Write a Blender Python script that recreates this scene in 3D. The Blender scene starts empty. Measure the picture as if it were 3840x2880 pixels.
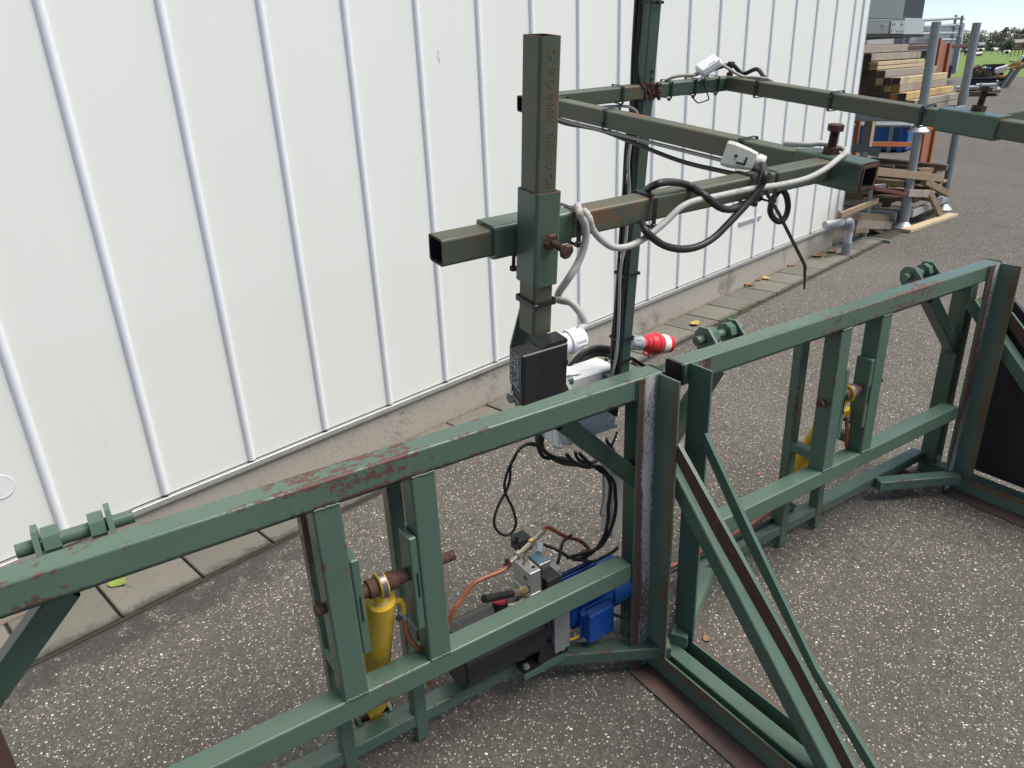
import bpy, bmesh, math, random
from math import radians, sin, cos, pi, sqrt
from mathutils import Vector, Matrix, noise as mnoise
V = Vector
random.seed(7)
S = bpy.context.scene
COL = S.collection
# ------------------------------------------------------------------ camera
# World: X along the steel machine, Y away from the viewer (towards the shed), Z up. Metres.
RT = V((0.83469, -0.54897, -0.04321)); DN = V((-0.24921, -0.30611, -0.91882)); FW = V((0.49117, 0.77779, -0.39234))
F_PX, CAM = 2779.3, V((0, 0, 1.72))
def cam_axes():
    P, R, YM = radians(23.13), radians(-2.48), radians(57.70)
    T = Matrix(((sin(YM), cos(YM), 0), (-cos(YM), sin(YM), 0), (0, 0, 1)))
    f = V((0, cos(P), -sin(P))); u = V((0, sin(P), cos(P))); r = V((1, 0, 0))
    rr = r*cos(R) + u*sin(R); uu = -r*sin(R) + u*cos(R)
    return T @ rr, T @ uu, T @ f
RT, UP, FW = cam_axes()
cd = bpy.data.cameras.new('camera'); co = bpy.data.objects.new('camera', cd); COL.objects.link(co)
cd.sensor_width = 36; cd.lens = 36*F_PX/3840; cd.clip_start = 0.05; cd.clip_end = 3000
co.matrix_world = Matrix(((RT.x, UP.x, -FW.x, CAM.x), (RT.y, UP.y, -FW.y, CAM.y), (RT.z, UP.z, -FW.z, CAM.z), (0, 0, 0, 1)))
S.camera = co
# ------------------------------------------------------------------ sky, sun, exposure
SUN_EL, SUN_ROT = 60, 128
W = bpy.data.worlds.new('World'); S.world = W; W.use_nodes = True
nt = W.node_tree; nt.nodes.clear()
sky = nt.nodes.new('ShaderNodeTexSky'); sky.sky_type = 'NISHITA'; sky.sun_disc = False
sky.sun_elevation = radians(SUN_EL); sky.sun_rotation = radians(SUN_ROT); sky.air_density = 0.6; sky.dust_density = 0.0; sky.ozone_density = 1.0
hs = nt.nodes.new('ShaderNodeHueSaturation'); hs.inputs['Saturation'].default_value = 0.75
bg = nt.nodes.new('ShaderNodeBackground'); bg.inputs[1].default_value = 0.105
wo = nt.nodes.new('ShaderNodeOutputWorld')
nt.links.new(sky.outputs[0], hs.inputs['Color']); nt.links.new(hs.outputs[0], bg.inputs[0]); nt.links.new(bg.outputs[0], wo.inputs[0])
sd = bpy.data.lights.new('sun', 'SUN'); sd.energy = 4.3; sd.angle = radians(42); sd.color = (1, 0.925, 0.83)
so = bpy.data.objects.new('sun', sd); COL.objects.link(so)
sdir = V((sin(radians(SUN_ROT))*cos(radians(SUN_EL)), cos(radians(SUN_ROT))*cos(radians(SUN_EL)), sin(radians(SUN_EL))))
so.rotation_euler = sdir.to_track_quat('Z', 'Y').to_euler()
S.view_settings.view_transform = 'Standard'; S.view_settings.look = 'None'; S.view_settings.exposure = 0.45; S.view_settings.gamma = 1
S.view_settings.use_curve_mapping = False
S.render.engine = 'CYCLES'
# ------------------------------------------------------------------ frames of the place
WA = radians(12.68)                                   # the shed wall runs 12.7 degrees off the machine
WD = V((cos(WA), sin(WA), 0)); WN = V((-sin(WA), cos(WA), 0)); WY = 2.75
def B(s, d, z): return WD*s + WN*(WY + d) + V((0, 0, z))      # along wall, out from wall face (+ = behind), up
Q = Matrix(((0.99956, 0.00935, -0.02815), (-0.01262, 0.99334, -0.11453), (0.02689, 0.11484, 0.99302)))
MX, MY, MZ = V((Q[0][0], Q[1][0], Q[2][0])), V((Q[0][1], Q[1][1], Q[2][1])), V((Q[0][2], Q[1][2], Q[2][2]))
P0 = V((1.285, 1.455, 0.93))
def M(x, y, z): return P0 + MX*x + MY*y + MZ*z                # frame of the leaning mast
# sight line through a surveyed point of the photograph, met with a known plane
def ray(x, y): return (RT*(x-1920) - UP*(y-1440) + FW*F_PX).normalized()
def hit(x, y, p, n):
    d = ray(x, y); return CAM + d*((p-CAM).dot(n)/d.dot(n))
def aY(x, y, Y): return hit(x, y, V((0, Y, 0)), V((0, 1, 0)))
def aX(x, y, X): return hit(x, y, V((X, 0, 0)), V((1, 0, 0)))
def aZ(x, y, Z): return hit(x, y, V((0, 0, Z)), V((0, 0, 1)))
def aM(x, y, v): return hit(x, y, M(0, v, 0), MY)
def aD(x, y, d): return hit(x, y, B(0, d, 0), WN)
def aS(x, y, s): return hit(x, y, B(s, 0, 0), WD)
# ------------------------------------------------------------------ materials
MATS = {}
class NT:
    def __init__(s, name):
        s.m = bpy.data.materials.new(name); s.m.use_nodes = True; s.t = s.m.node_tree; s.b = s.t.nodes['Principled BSDF']
        MATS[name] = s.m
    def n(s, k, **kw):
        o = s.t.nodes.new('ShaderNode'+k)
        for a, v in kw.items():
            if a.startswith('i_'):
                key = a[2:]; key = int(key) if key.isdigit() else key.replace('_', ' ')
                o.inputs[key].default_value = v
            else: setattr(o, a, v)
        return o
    def l(s, a, b): s.t.links.new(a, b)
    def pos(s, scale=(1, 1, 1), rot=(0, 0, 0)):
        g = s.n('NewGeometry'); m = s.n('Mapping'); m.inputs['Scale'].default_value = scale; m.inputs['Rotation'].default_value = rot
        s.l(g.outputs['Position'], m.inputs[0]); return m.outputs[0]
    def noise(s, sc, det=4, rough=.55, vec=None, dist=0):
        o = s.n('TexNoise', i_Scale=sc, i_Detail=det, i_Roughness=rough, i_Distortion=dist)
        s.l(vec if vec else s.pos(), o.inputs['Vector']); return o.outputs['Fac']
    def vor(s, sc, feat='F1', vec=None, out='Distance'):
        o = s.n('TexVoronoi', feature=feat); o.inputs['Scale'].default_value = sc
        s.l(vec if vec else s.pos(), o.inputs['Vector']); return o.outputs[out]
    def math(s, op, a, b=0.0, c=None):
        o = s.n('Math', operation=op)
        for i, v in enumerate((a, b) if c is None else (a, b, c)):
            if isinstance(v, (int, float)): o.inputs[i].default_value = v
            else: s.l(v, o.inputs[i])
        return o.outputs[0]
    def step(s, f, a, b):
        o = s.n('MapRange', interpolation_type='SMOOTHSTEP'); s.l(f, o.inputs[0]); o.inputs[1].default_value = a; o.inputs[2].default_value = b; return o.outputs[0]
    def mix(s, f, a, b):
        o = s.n('Mix', data_type='RGBA')
        if isinstance(f, (int, float)): o.inputs[0].default_value = f
        else: s.l(f, o.inputs[0])
        for i, v in ((6, a), (7, b)):
            if isinstance(v, tuple): o.inputs[i].default_value = (*v, 1)
            else: s.l(v, o.inputs[i])
        return o.outputs[2]
    def ramp(s, f, stops):
        o = s.n('ValToRGB'); s.l(f, o.inputs[0]); e = o.color_ramp.elements
        while len(e) < len(stops): e.new(.5)
        for q, (p, c) in zip(e, stops): q.position = p; q.color = (*c, 1)
        return o.outputs[0]
    def set(s, col=None, rough=None, metal=None, bump=None, bs=.3, bd=.002):
        for v, k in ((col, 'Base Color'), (rough, 'Roughness'), (metal, 'Metallic')):
            if v is None: continue
            if isinstance(v, tuple): s.b.inputs[k].default_value = (*v, 1)
            elif isinstance(v, (int, float)): s.b.inputs[k].default_value = v
            else: s.l(v, s.b.inputs[k])
        if bump is not None:
            o = s.n('Bump', i_Strength=bs, i_Distance=bd); s.l(bump, o.inputs['Height']); s.l(o.outputs[0], s.b.inputs['Normal'])
        return s.m
GREEN = (0.078, 0.129, 0.099); PRIMER = (0.095, 0.046, 0.038); RUST = (0.17, 0.065, 0.03); RUSTD = (0.055, 0.028, 0.022)
def edge_mask(t, rad=.006):
    bv = t.n('Bevel', samples=4); bv.inputs['Radius'].default_value = rad
    g = t.n('NewGeometry'); d = t.n('VectorMath', operation='DOT_PRODUCT')
    t.l(bv.outputs[0], d.inputs[0]); t.l(g.outputs['Normal'], d.inputs[1])
    return t.math('SUBTRACT', 1.0, d.outputs['Value'])
def green_paint(name, wear=.655, dirt=.0, base=GREEN, rust=PRIMER, edge=.5, hot=()):
    t = NT(name)
    low = t.noise(3.1, 3, .5); mid = t.noise(50, 7, .74, t.pos((.8, 1, 1)), .2)
    v = t.math('ADD', t.math('MULTIPLY', low, .42), t.math('MULTIPLY', mid, .58))
    ea = t.n('Attribute', attribute_name='e').outputs['Fac']
    v = t.math('ADD', v, t.math('MULTIPLY', t.step(ea, .72, 1.0), .055*edge))
    for cx_ in hot:
        vd = t.n('VectorMath', operation='DISTANCE'); t.l(t.pos(), vd.inputs[0]); vd.inputs[1].default_value = cx_
        v = t.math('ADD', v, t.math('MULTIPLY', t.math('SUBTRACT', 1.0, t.step(vd.outputs['Value'], .0, .42)), .085))
    chip = t.step(v, wear, wear+.008)
    tone = t.noise(1.9, 5, .6); fine = t.noise(160, 3, .6)
    g = t.mix(tone, tuple(c*.86 for c in base), tuple(c*1.14 for c in base))
    sc = t.step(t.noise(55, 4, .7, t.pos((.15, 1, 1.4), (0, .2, .5))), .70, .74)
    g = t.mix(t.math('MULTIPLY', sc, .35), g, (.32, .40, .35))
    if dirt > 0:
        dm = t.math('MULTIPLY', t.step(t.math('ADD', t.math('MULTIPLY', t.noise(9, 5, .7), .6), t.math('MULTIPLY', t.noise(130, 3, .6), .4)), .44, .66), dirt)
        g = t.mix(dm, g, (.105, .085, .052))
        spots = t.step(t.math('ADD', t.math('MULTIPLY', t.noise(12, 4, .6), .5), t.math('MULTIPLY', t.noise(190, 4, .7), .5)), .565, .60)
        g = t.mix(t.math('MULTIPLY', spots, min(1, dirt*1.3)), g, RUST)
    rc = t.mix(t.noise(70, 4, .7), tuple(c*.6 for c in rust), tuple(c*1.5 for c in rust))
    col = t.mix(chip, g, rc)
    t.b.inputs['Specular IOR Level'].default_value = .42
    h = t.math('ADD', t.math('MULTIPLY', chip, -1.0), t.math('MULTIPLY', fine, .25))
    return t.set(col, t.math('ADD', t.math('MULTIPLY', chip, .3), t.math('ADD', t.math('MULTIPLY', tone, .20), .17+dirt*.2)), 0, h, .35, .0008)
green_paint('paint', .628, edge=.8); green_paint('paint_worn', .600, edge=.9, hot=((.42, 1.30, .93), (2.45, 1.30, .94))); green_paint('paint_clean', .665, edge=.4)
green_paint('paint_dirty', .655, .95, (0.066, 0.092, 0.066), RUST); green_paint('paint_dark', .69, .25, (0.050, 0.088, 0.069), RUSTD)
green_paint('paint_sleeve', .70, .22, (0.066, 0.112, 0.086), RUST)
def inner_angle():
    t = NT('angle_inner')                       # scraped inside of the forks: primer brown, whitish chafe near the crease, green in the root
    a = t.n('Attribute', attribute_name='u'); u = a.outputs['Fac']
    w = t.noise(5, 4, .6, t.pos((1, 1, .35))); f = t.noise(150, 5, .75, t.pos((1, 1, .5)))
    uu = t.math('ADD', u, t.math('MULTIPLY', t.math('SUBTRACT', w, .5), .9))
    uu = t.math('ADD', uu, t.math('MULTIPLY', t.math('SUBTRACT', f, .5), .55))
    c = t.mix(t.noise(60, 5, .7), (.050, .024, .019), (.105, .058, .042))
    wh = t.math('MULTIPLY', t.step(uu, .10, .24), t.math('SUBTRACT', 1.0, t.step(uu, .56, .72)))
    wh = t.math('MULTIPLY', wh, t.step(t.math('ADD', t.math('MULTIPLY', t.noise(1.8, 2, .5), .55), t.math('MULTIPLY', f, .45)), .45, .56))
    col = t.mix(t.math('SUBTRACT', 1.0, t.step(uu, .22, .34)), c, (.095, .145, .115))
    col = t.mix(t.math('MULTIPLY', wh, .9), col, (.46, .47, .47))
    return t.set(col, .62, 0, f, .4, .001)
inner_angle()
t = NT('angle_side'); u = t.n('Attribute', attribute_name='u').outputs['Fac']
f = t.noise(170, 5, .75, t.pos((1, 1, .6))); w = t.noise(7, 4, .6)
uu = t.math('ADD', t.math('ADD', u, t.math('MULTIPLY', t.math('SUBTRACT', w, .5), 1.1)), t.math('MULTIPLY', t.math('SUBTRACT', f, .5), .9))
col = t.mix(t.step(uu, .55, .85), (.10, .15, .115), (.15, .10, .055)); col = t.mix(t.step(uu, .95, 1.2), col, (.11, .035, .025))
t.set(col, .6, 0, f, .4, .001)
t = NT('primer'); f = t.noise(120, 5, .7); t.set(t.mix(t.noise(7, 5, .65), (.062, .036, .032), (.125, .074, .066)), .6, 0, f, .3, .0008)
t = NT('primer_dark'); f = t.noise(140, 6, .75); c = t.mix(f, (.045, .02, .016), (.11, .05, .038)); c = t.mix(t.step(t.noise(90, 5, .8), .62, .66), c, (.24, .16, .09)); t.set(c, .7, 0, f, .5, .001)
t = NT('rusty'); f = t.noise(90, 6, .7); t.set(t.ramp(f, [(.3, (.03, .016, .013)), (.55, (.085, .038, .026)), (.75, (.16, .075, .045))]), .8, .15, f, .6, .0012)
t = NT('rust_weld'); f = t.noise(60, 6, .75); t.set(t.ramp(f, [(.35, (.035, .015, .012)), (.7, (.12, .05, .035))]), .85, .1, f, 1, .003)
def simple(name, col, rough=.5, metal=0.0, var=.12, sc=20, bump=.1, spec=None):
    t = NT(name); f = t.noise(sc, 5, .6)
    t.set(t.mix(f, tuple(c*(1-var) for c in col), tuple(min(1, c*(1+var)) for c in col)), t.math('ADD', t.math('MULTIPLY', f, .15), rough-.07), metal, t.noise(sc*8, 3, .6), bump, .0006)
    return t
simple('yellow', (.62, .40, .03), .38, 0, .10, 14); simple('black_plastic', (.012, .012, .014), .42, 0, .2, 30); simple('black_box', (.012, .014, .018), .36, 0, .25, 12)
simple('cable_black', (.014, .014, .014), .5, 0, .35, 40); simple('cable_grey', (.30, .30, .30), .55, 0, .22, 35); simple('cable_beige', (.22, .21, .165), .6)
simple('white_plastic', (.74, .76, .78), .42, 0, .05, 30); simple('box_grey', (.66, .68, .70), .45, 0, .05, 9); simple('box_beige', (.42, .41, .37), .55, 0, .06, 9)
simple('red_plastic', (.62, .028, .035), .38, 0, .12, 20); simple('grey_plastic', (.30, .33, .35), .5, 0, .08); simple('paper', (.78, .74, .74), .6, 0, .06, 60)
simple('blue_motor', (.006, .075, .32), .36, 0, .18, 12); simple('blue_dark', (.005, .03, .12), .5); simple('tank_black', (.018, .019, .021), .24, 0, .3, 10)
simple('alu', (.52, .53, .54), .42, .75, .12, 35, .15); simple('cast', (.36, .36, .36), .55, .5, .12, 60, .3); simple('zinc', (.48, .45, .36), .34, .85, .18, 30)
simple('brass', (.62, .45, .17), .3, .9, .12, 30); simple('galv', (.27, .30, .315), .48, .45, .18, 7, .15); simple('galv_bright', (.45, .48, .50), .4, .5, .15, 9, .1)
simple('coil', (.028, .030, .034), .6, 0, .2, 20); simple('red_cap', (.70, .025, .03), .4, 0, .06); simple('pvc', (.22, .235, .255), .45, 0, .08, 8); simple('pvc_light', (.40, .42, .44), .5, 0, .08, 8)
simple('ring_metal', (.15, .14, .15), .35, .7, .35, 60, .4); simple('letter_rust', (.125, .085, .055), .7, 0, .45, 140); simple('marker', (.02, .02, .025), .7); simple('label_text', (.50, .52, .54), .6); simple('label_grey', (.075, .08, .085), .55)
simple('orange_steel', (.36, .105, .018), .5, 0, .3, 9, .2); simple('orange_panel', (.27, .12, .075), .55, 0, .25, 14, .2); simple('sheet_green', (.145, .17, .168), .5, 0, .09, 5); simple('sheet_dark', (.018, .022, .03), .55, 0, .2, 5)
simple('blue_bin', (.012, .10, .30), .45, 0, .2, 4); simple('white_paint', (.78, .80, .82), .4, 0, .04, 2); simple('red_dark', (.14, .012, .015), .5); simple('cladding', (.36, .36, .36), .5, 0, .1, 3)
simple('dark_red', (.10, .018, .020), .55, 0, .3, 9); simple('black_matt', (.008, .008, .009), .7); simple('skip_yellow', (.62, .33, .03), .5); simple('skip_black', (.02, .022, .026), .55)
simple('cow_white', (.72, .69, .64), .8); simple('cow_black', (.016, .015, .015), .7); simple('cow_brown', (.16, .085, .055), .8)
t = NT('dirty_white'); f = t.noise(38, 6, .75); t.set(t.mix(t.step(f, .56, .68), (.62, .61, .53), (.22, .21, .18)), .5, 0, f, .15, .0006)
t = NT('grey_cable_dirty'); f = t.noise(48, 5, .7); t.set(t.mix(t.step(f, .58, .68), (.38, .38, .37), (.20, .14, .10)), .55, 0, f, .1, .0005)
t = NT('hose_amber'); t.b.inputs['Base Color'].default_value = (.30, .095, .045, 1); t.b.inputs['Roughness'].default_value = .2; t.b.inputs['Subsurface Weight'].default_value = .25; t.b.inputs['Subsurface Scale'].default_value = .01
t = NT('hose_red'); t.set((.20, .055, .045), .35)
t = NT('blue_rusty'); f = t.math('ADD', t.math('MULTIPLY', t.noise(28, 5, .65), .8), t.math('MULTIPLY', t.noise(160, 3, .6), .2)); t.set(t.mix(t.step(f, .545, .575), (.15, .25, .31), (.17, .075, .045)), .5, 0, f, .3, .001)
t = NT('plywood'); f = t.noise(3, 6, .65); t.set(t.mix(f, (.010, .006, .009), (.024, .015, .020)), t.math('ADD', .48, t.math('MULTIPLY', f, .2)), 0, t.noise(50, 4, .6), .1, .001)
# --- shed cladding: near-white, faint streaks and scuffs
t = NT('panel_white'); st = t.noise(2.0, 4, .6, t.pos((1, 1, .12))); sp = t.noise(9, 6, .7)
c = t.mix(st, (.70, .725, .69), (.765, .785, .755)); c = t.mix(t.math('MULTIPLY', t.step(sp, .68, .80), .25), c, (.42, .41, .36)); t.set(c, .42, 0, t.noise(220, 2, .5), .05, .0004)
t = NT('rib_white'); t.set(t.mix(t.noise(8, 4, .6), (.70, .725, .76), (.77, .795, .835)), .38)
t = NT('trim_metal'); f = t.noise(14, 6, .7, t.pos((1, 1, 1))); t.set(t.mix(f, (.27, .28, .28), (.50, .51, .50)), .45, .35, f, .1, .0006)
def concrete(name, a, b_, c_, sc=1.0):
    t = NT(name); big = t.noise(1.7*sc, 6, .65); f = t.noise(90*sc, 5, .8); g = t.vor(260*sc)
    col = t.mix(big, a, b_); col = t.mix(t.math('MULTIPLY', t.step(f, .54, .72), .55), col, c_)
    col = t.mix(t.math('MULTIPLY', t.step(t.noise(170, 3, .8), .60, .66), .6), col, (.09, .08, .065)); col = t.mix(t.math('MULTIPLY', t.step(t.noise(48, 6, .8), .58, .63), .5), col, (.13, .115, .09))
    stain = t.step(t.math('ADD', t.math('MULTIPLY', t.noise(3.2, 5, .7), .65), t.math('MULTIPLY', t.noise(70, 4, .8), .35)), .53, .62)
    col = t.mix(t.math('MULTIPLY', stain, .55), col, tuple(x*.5 for x in c_))
    return t.set(col, .85, 0, t.math('ADD', f, g), .5, .0025)
concrete('plinth', (.34, .31, .265), (.43, .40, .35), (.17, .145, .115)); 
def tile_mat(name, k):
    t = NT(name); big = t.noise(2.6, 6, .65); f = t.noise(120, 5, .8); g = t.noise(14, 6, .75)
    col = t.mix(big, (.110*k, .106*k, .090*k), (.195*k, .188*k, .160*k)); col = t.mix(t.math('MULTIPLY', t.step(f, .55, .70), .6), col, (.06, .056, .048)); col = t.mix(t.math('MULTIPLY', t.step(g, .56, .66), .45), col, (.085, .082, .068))
    col = t.mix(t.math('MULTIPLY', t.step(t.noise(150, 4, .8), .63, .67), .5), col, (.33, .31, .27))
    sx2 = t.n('SeparateXYZ'); t.l(t.pos(), sx2.inputs[0])
    dd2 = t.math('SUBTRACT', t.math('SUBTRACT', t.math('MULTIPLY', sx2.outputs[1], cos(WA)), t.math('MULTIPLY', sx2.outputs[0], sin(WA))), WY-.30)
    ed = t.math('SUBTRACT', 1.0, t.step(t.math('ADD', dd2, t.math('MULTIPLY', t.math('SUBTRACT', t.noise(22, 5, .75), .5), .12)), .0, .045)); col = t.mix(t.math('MULTIPLY', ed, .8), col, (.04, .036, .03))
    ed2 = t.step(t.math('ADD', dd2, t.math('MULTIPLY', t.math('SUBTRACT', t.noise(18, 5, .75), .5), .14)), .265, .30); col = t.mix(t.math('MULTIPLY', ed2, .7), col, (.045, .038, .028))
    t.set(col, .88, 0, f, .5, .002)
tile_mat('tile_a', 1.0); tile_mat('tile_b', .84); tile_mat('tile_c', 1.12)
# --- asphalt: worn, warm grey binder with pale chippings of a few millimetres
t = NT('asphalt'); P_ = t.pos()
wp = t.n('VectorMath', operation='ADD'); nn = t.n('TexNoise', i_Scale=60.0, i_Detail=2.0); t.l(P_, nn.inputs['Vector'])
sc_ = t.n('VectorMath', operation='SCALE'); sc_.inputs['Scale'].default_value = .012; t.l(nn.outputs['Color'], sc_.inputs[0]); t.l(P_, wp.inputs[0]); t.l(sc_.outputs[0], wp.inputs[1])
vo = t.n('TexVoronoi'); vo.inputs['Scale'].default_value = 165; t.l(wp.outputs[0], vo.inputs['Vector'])
vf = t.n('TexVoronoi'); vf.inputs['Scale'].default_value = 88; t.l(wp.outputs[0], vf.inputs['Vector'])
sep = t.n('SeparateColor'); t.l(vo.outputs['Color'], sep.inputs[0]); sep2 = t.n('SeparateColor'); t.l(vf.outputs['Color'], sep2.inputs[0])
big = t.noise(.9, 5, .6); med = t.noise(7, 6, .7)
base = t.mix(sep.outputs[1], (.052, .047, .041), (.112, .103, .090)); base = t.mix(t.math('MULTIPLY', t.math('SUBTRACT', 1.0, t.step(med, .30, .62)), .40), base, (.046, .042, .037))
inside = t.math('SUBTRACT', 1.0, t.step(vo.outputs['Distance'], .30, .46)); inside2 = t.math('SUBTRACT', 1.0, t.step(vf.outputs['Distance'], .22, .36))
chip = t.math('MULTIPLY', t.step(sep.outputs[0], .80, .85), inside); tint = t.mix(sep.outputs[2], (.36, .33, .28), (.70, .68, .63))
c = t.mix(t.math('MULTIPLY', chip, .82), base, tint)
chip2 = t.math('MULTIPLY', t.step(sep2.outputs[0], .945, .955), inside2); c = t.mix(chip2, c, t.mix(sep2.outputs[1], (.42, .33, .25), (.72, .71, .68)))
dk = t.math('MULTIPLY', t.step(t.math('ADD', t.math('MULTIPLY', t.noise(2.1, 3, .6), .5), t.math('MULTIPLY', t.noise(24, 5, .7), .5)), .565, .64), .75); c = t.mix(dk, c, (.030, .028, .026))
# ravelled dark band where the asphalt meets the tiles
sx = t.n('SeparateXYZ'); t.l(P_, sx.inputs[0])
dist = t.math('SUBTRACT', t.math('SUBTRACT', t.math('MULTIPLY', sx.outputs[1], cos(WA)), t.math('MULTIPLY', sx.outputs[0], sin(WA))), WY-.30)
along = t.math('ADD', t.math('MULTIPLY', sx.outputs[0], cos(WA)), t.math('MULTIPLY', sx.outputs[1], sin(WA)))
bm_ = t.math('MULTIPLY', t.step(dist, -.30, -.10), t.math('SUBTRACT', 1.0, t.step(along, .9, 1.9)))
rv = t.step(t.math('ADD', t.math('MULTIPLY', t.noise(11, 5, .75), .8), t.math('MULTIPLY', bm_, .19)), .50, .60)
c = t.mix(t.math('MULTIPLY', t.math('MULTIPLY', rv, bm_), .8), c, (.032, .030, .028))
c = t.mix(t.math('MULTIPLY', t.step(t.math('ADD', dist, t.math('MULTIPLY', t.noise(30, 4, .7), .03)), -.012, .0), t.math('MULTIPLY', t.math('SUBTRACT', 1.0, t.step(along, 7.2, 7.6)), .8)), c, (.03, .027, .024))
far = t.mix(big, (.135, .125, .116), (.175, .165, .155)); cdn = t.n('CameraData')
c = t.mix(t.step(t.noise(.22, 4, .6, t.pos((1, .35, 1), (0, 0, .3))), .40, .70), c, t.mix(.35, c, (.15, .142, .132)))
hgt = t.math('ADD', t.math('MULTIPLY', vo.outputs['Distance'], -1.0), t.math('MULTIPLY', chip, .5))
t.set(c, .84, 0, hgt, .4, .002)
t = NT('joint_dirt'); t.set(t.mix(t.noise(40, 5, .8), (.022, .020, .016), (.075, .065, .05)), .95, 0, t.noise(200, 3, .7), .6, .003)
t = NT('grass_field'); f = t.noise(.05, 4, .6, t.pos((1, 1, 1))); g2 = t.noise(2.2, 6, .7); c = t.mix(f, (.10, .185, .028), (.15, .235, .045)); c = t.mix(t.math('MULTIPLY', t.step(g2, .45, .75), .4), c, (.07, .13, .025)); t.set(c, .9, 0, g2, .5, .05)
t = NT('moss'); t.set(t.mix(t.noise(60, 4, .7), (.03, .045, .012), (.10, .14, .03)), .95, 0, t.noise(200, 3, .7), 1, .004)
def wood(name, a, b_, rot=(0, 0, WA)):
    t = NT(name); f = t.noise(9, 6, .7, t.pos((1.2, 12, 12), (0, 0, -WA))); g = t.noise(5, 5, .7)
    c = t.mix(f, a, b_); c = t.mix(t.math('MULTIPLY', t.step(g, .50, .66), .5), c, tuple(x*.55 for x in a)); t.set(c, .8, 0, f, .4, .003)
wood('wood_pale', (.36, .28, .17), (.58, .48, .33)); wood('wood_grey', (.22, .19, .155), (.38, .34, .285)); wood('wood_brown', (.10, .068, .042), (.21, .15, .095)); wood('wood_yellow', (.40, .27, .11), (.56, .41, .20)); wood('wood_mid', (.17, .12, .075), (.33, .25, .165))
for nm, a, b_ in (('end_dark', (.028, .018, .014), (.075, .050, .036)), ('end_pale', (.30, .20, .08), (.46, .32, .15)), ('end_mid', (.055, .038, .026), (.12, .085, .058)), ('end_orange', (.26, .11, .035), (.38, .19, .08))):
    t = NT(nm); f = t.noise(30, 5, .7); t.set(t.mix(f, a, b_), .85, 0, f, .4, .003)
def foliage(name, a, b_):
    t = NT(name); i = t.n('ObjectInfo'); f = t.noise(.8, 3, .6); t.set(t.mix(f, a, b_), .9)
foliage('leaf_olive', (.135, .140, .095), (.23, .225, .155)); foliage('leaf_green', (.085, .110, .065), (.15, .175, .105)); foliage('leaf_dark', (.045, .062, .050), (.085, .105, .080))  # olive and green paled in the colour itself, standing in for distance haze
foliage('bark', (.06, .055, .045), (.1, .09, .075)); simple('roof_far', (.26, .25, .25), .7); simple('brick_far', (.30, .20, .16), .8)
for nm, a, b_ in (('leaf_fallen_green', (.12, .20, .03), (.24, .32, .07)), ('leaf_fallen_yellow', (.36, .27, .05), (.50, .40, .10)), ('leaf_fallen_brown', (.14, .065, .03), (.32, .17, .08)), ('leaf_fallen_orange', (.26, .11, .055), (.38, .18, .10))):
    t = NT(nm); f = t.noise(90, 4, .7); t.set(t.mix(f, a, b_), .7, 0, f, .3, .001)
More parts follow.
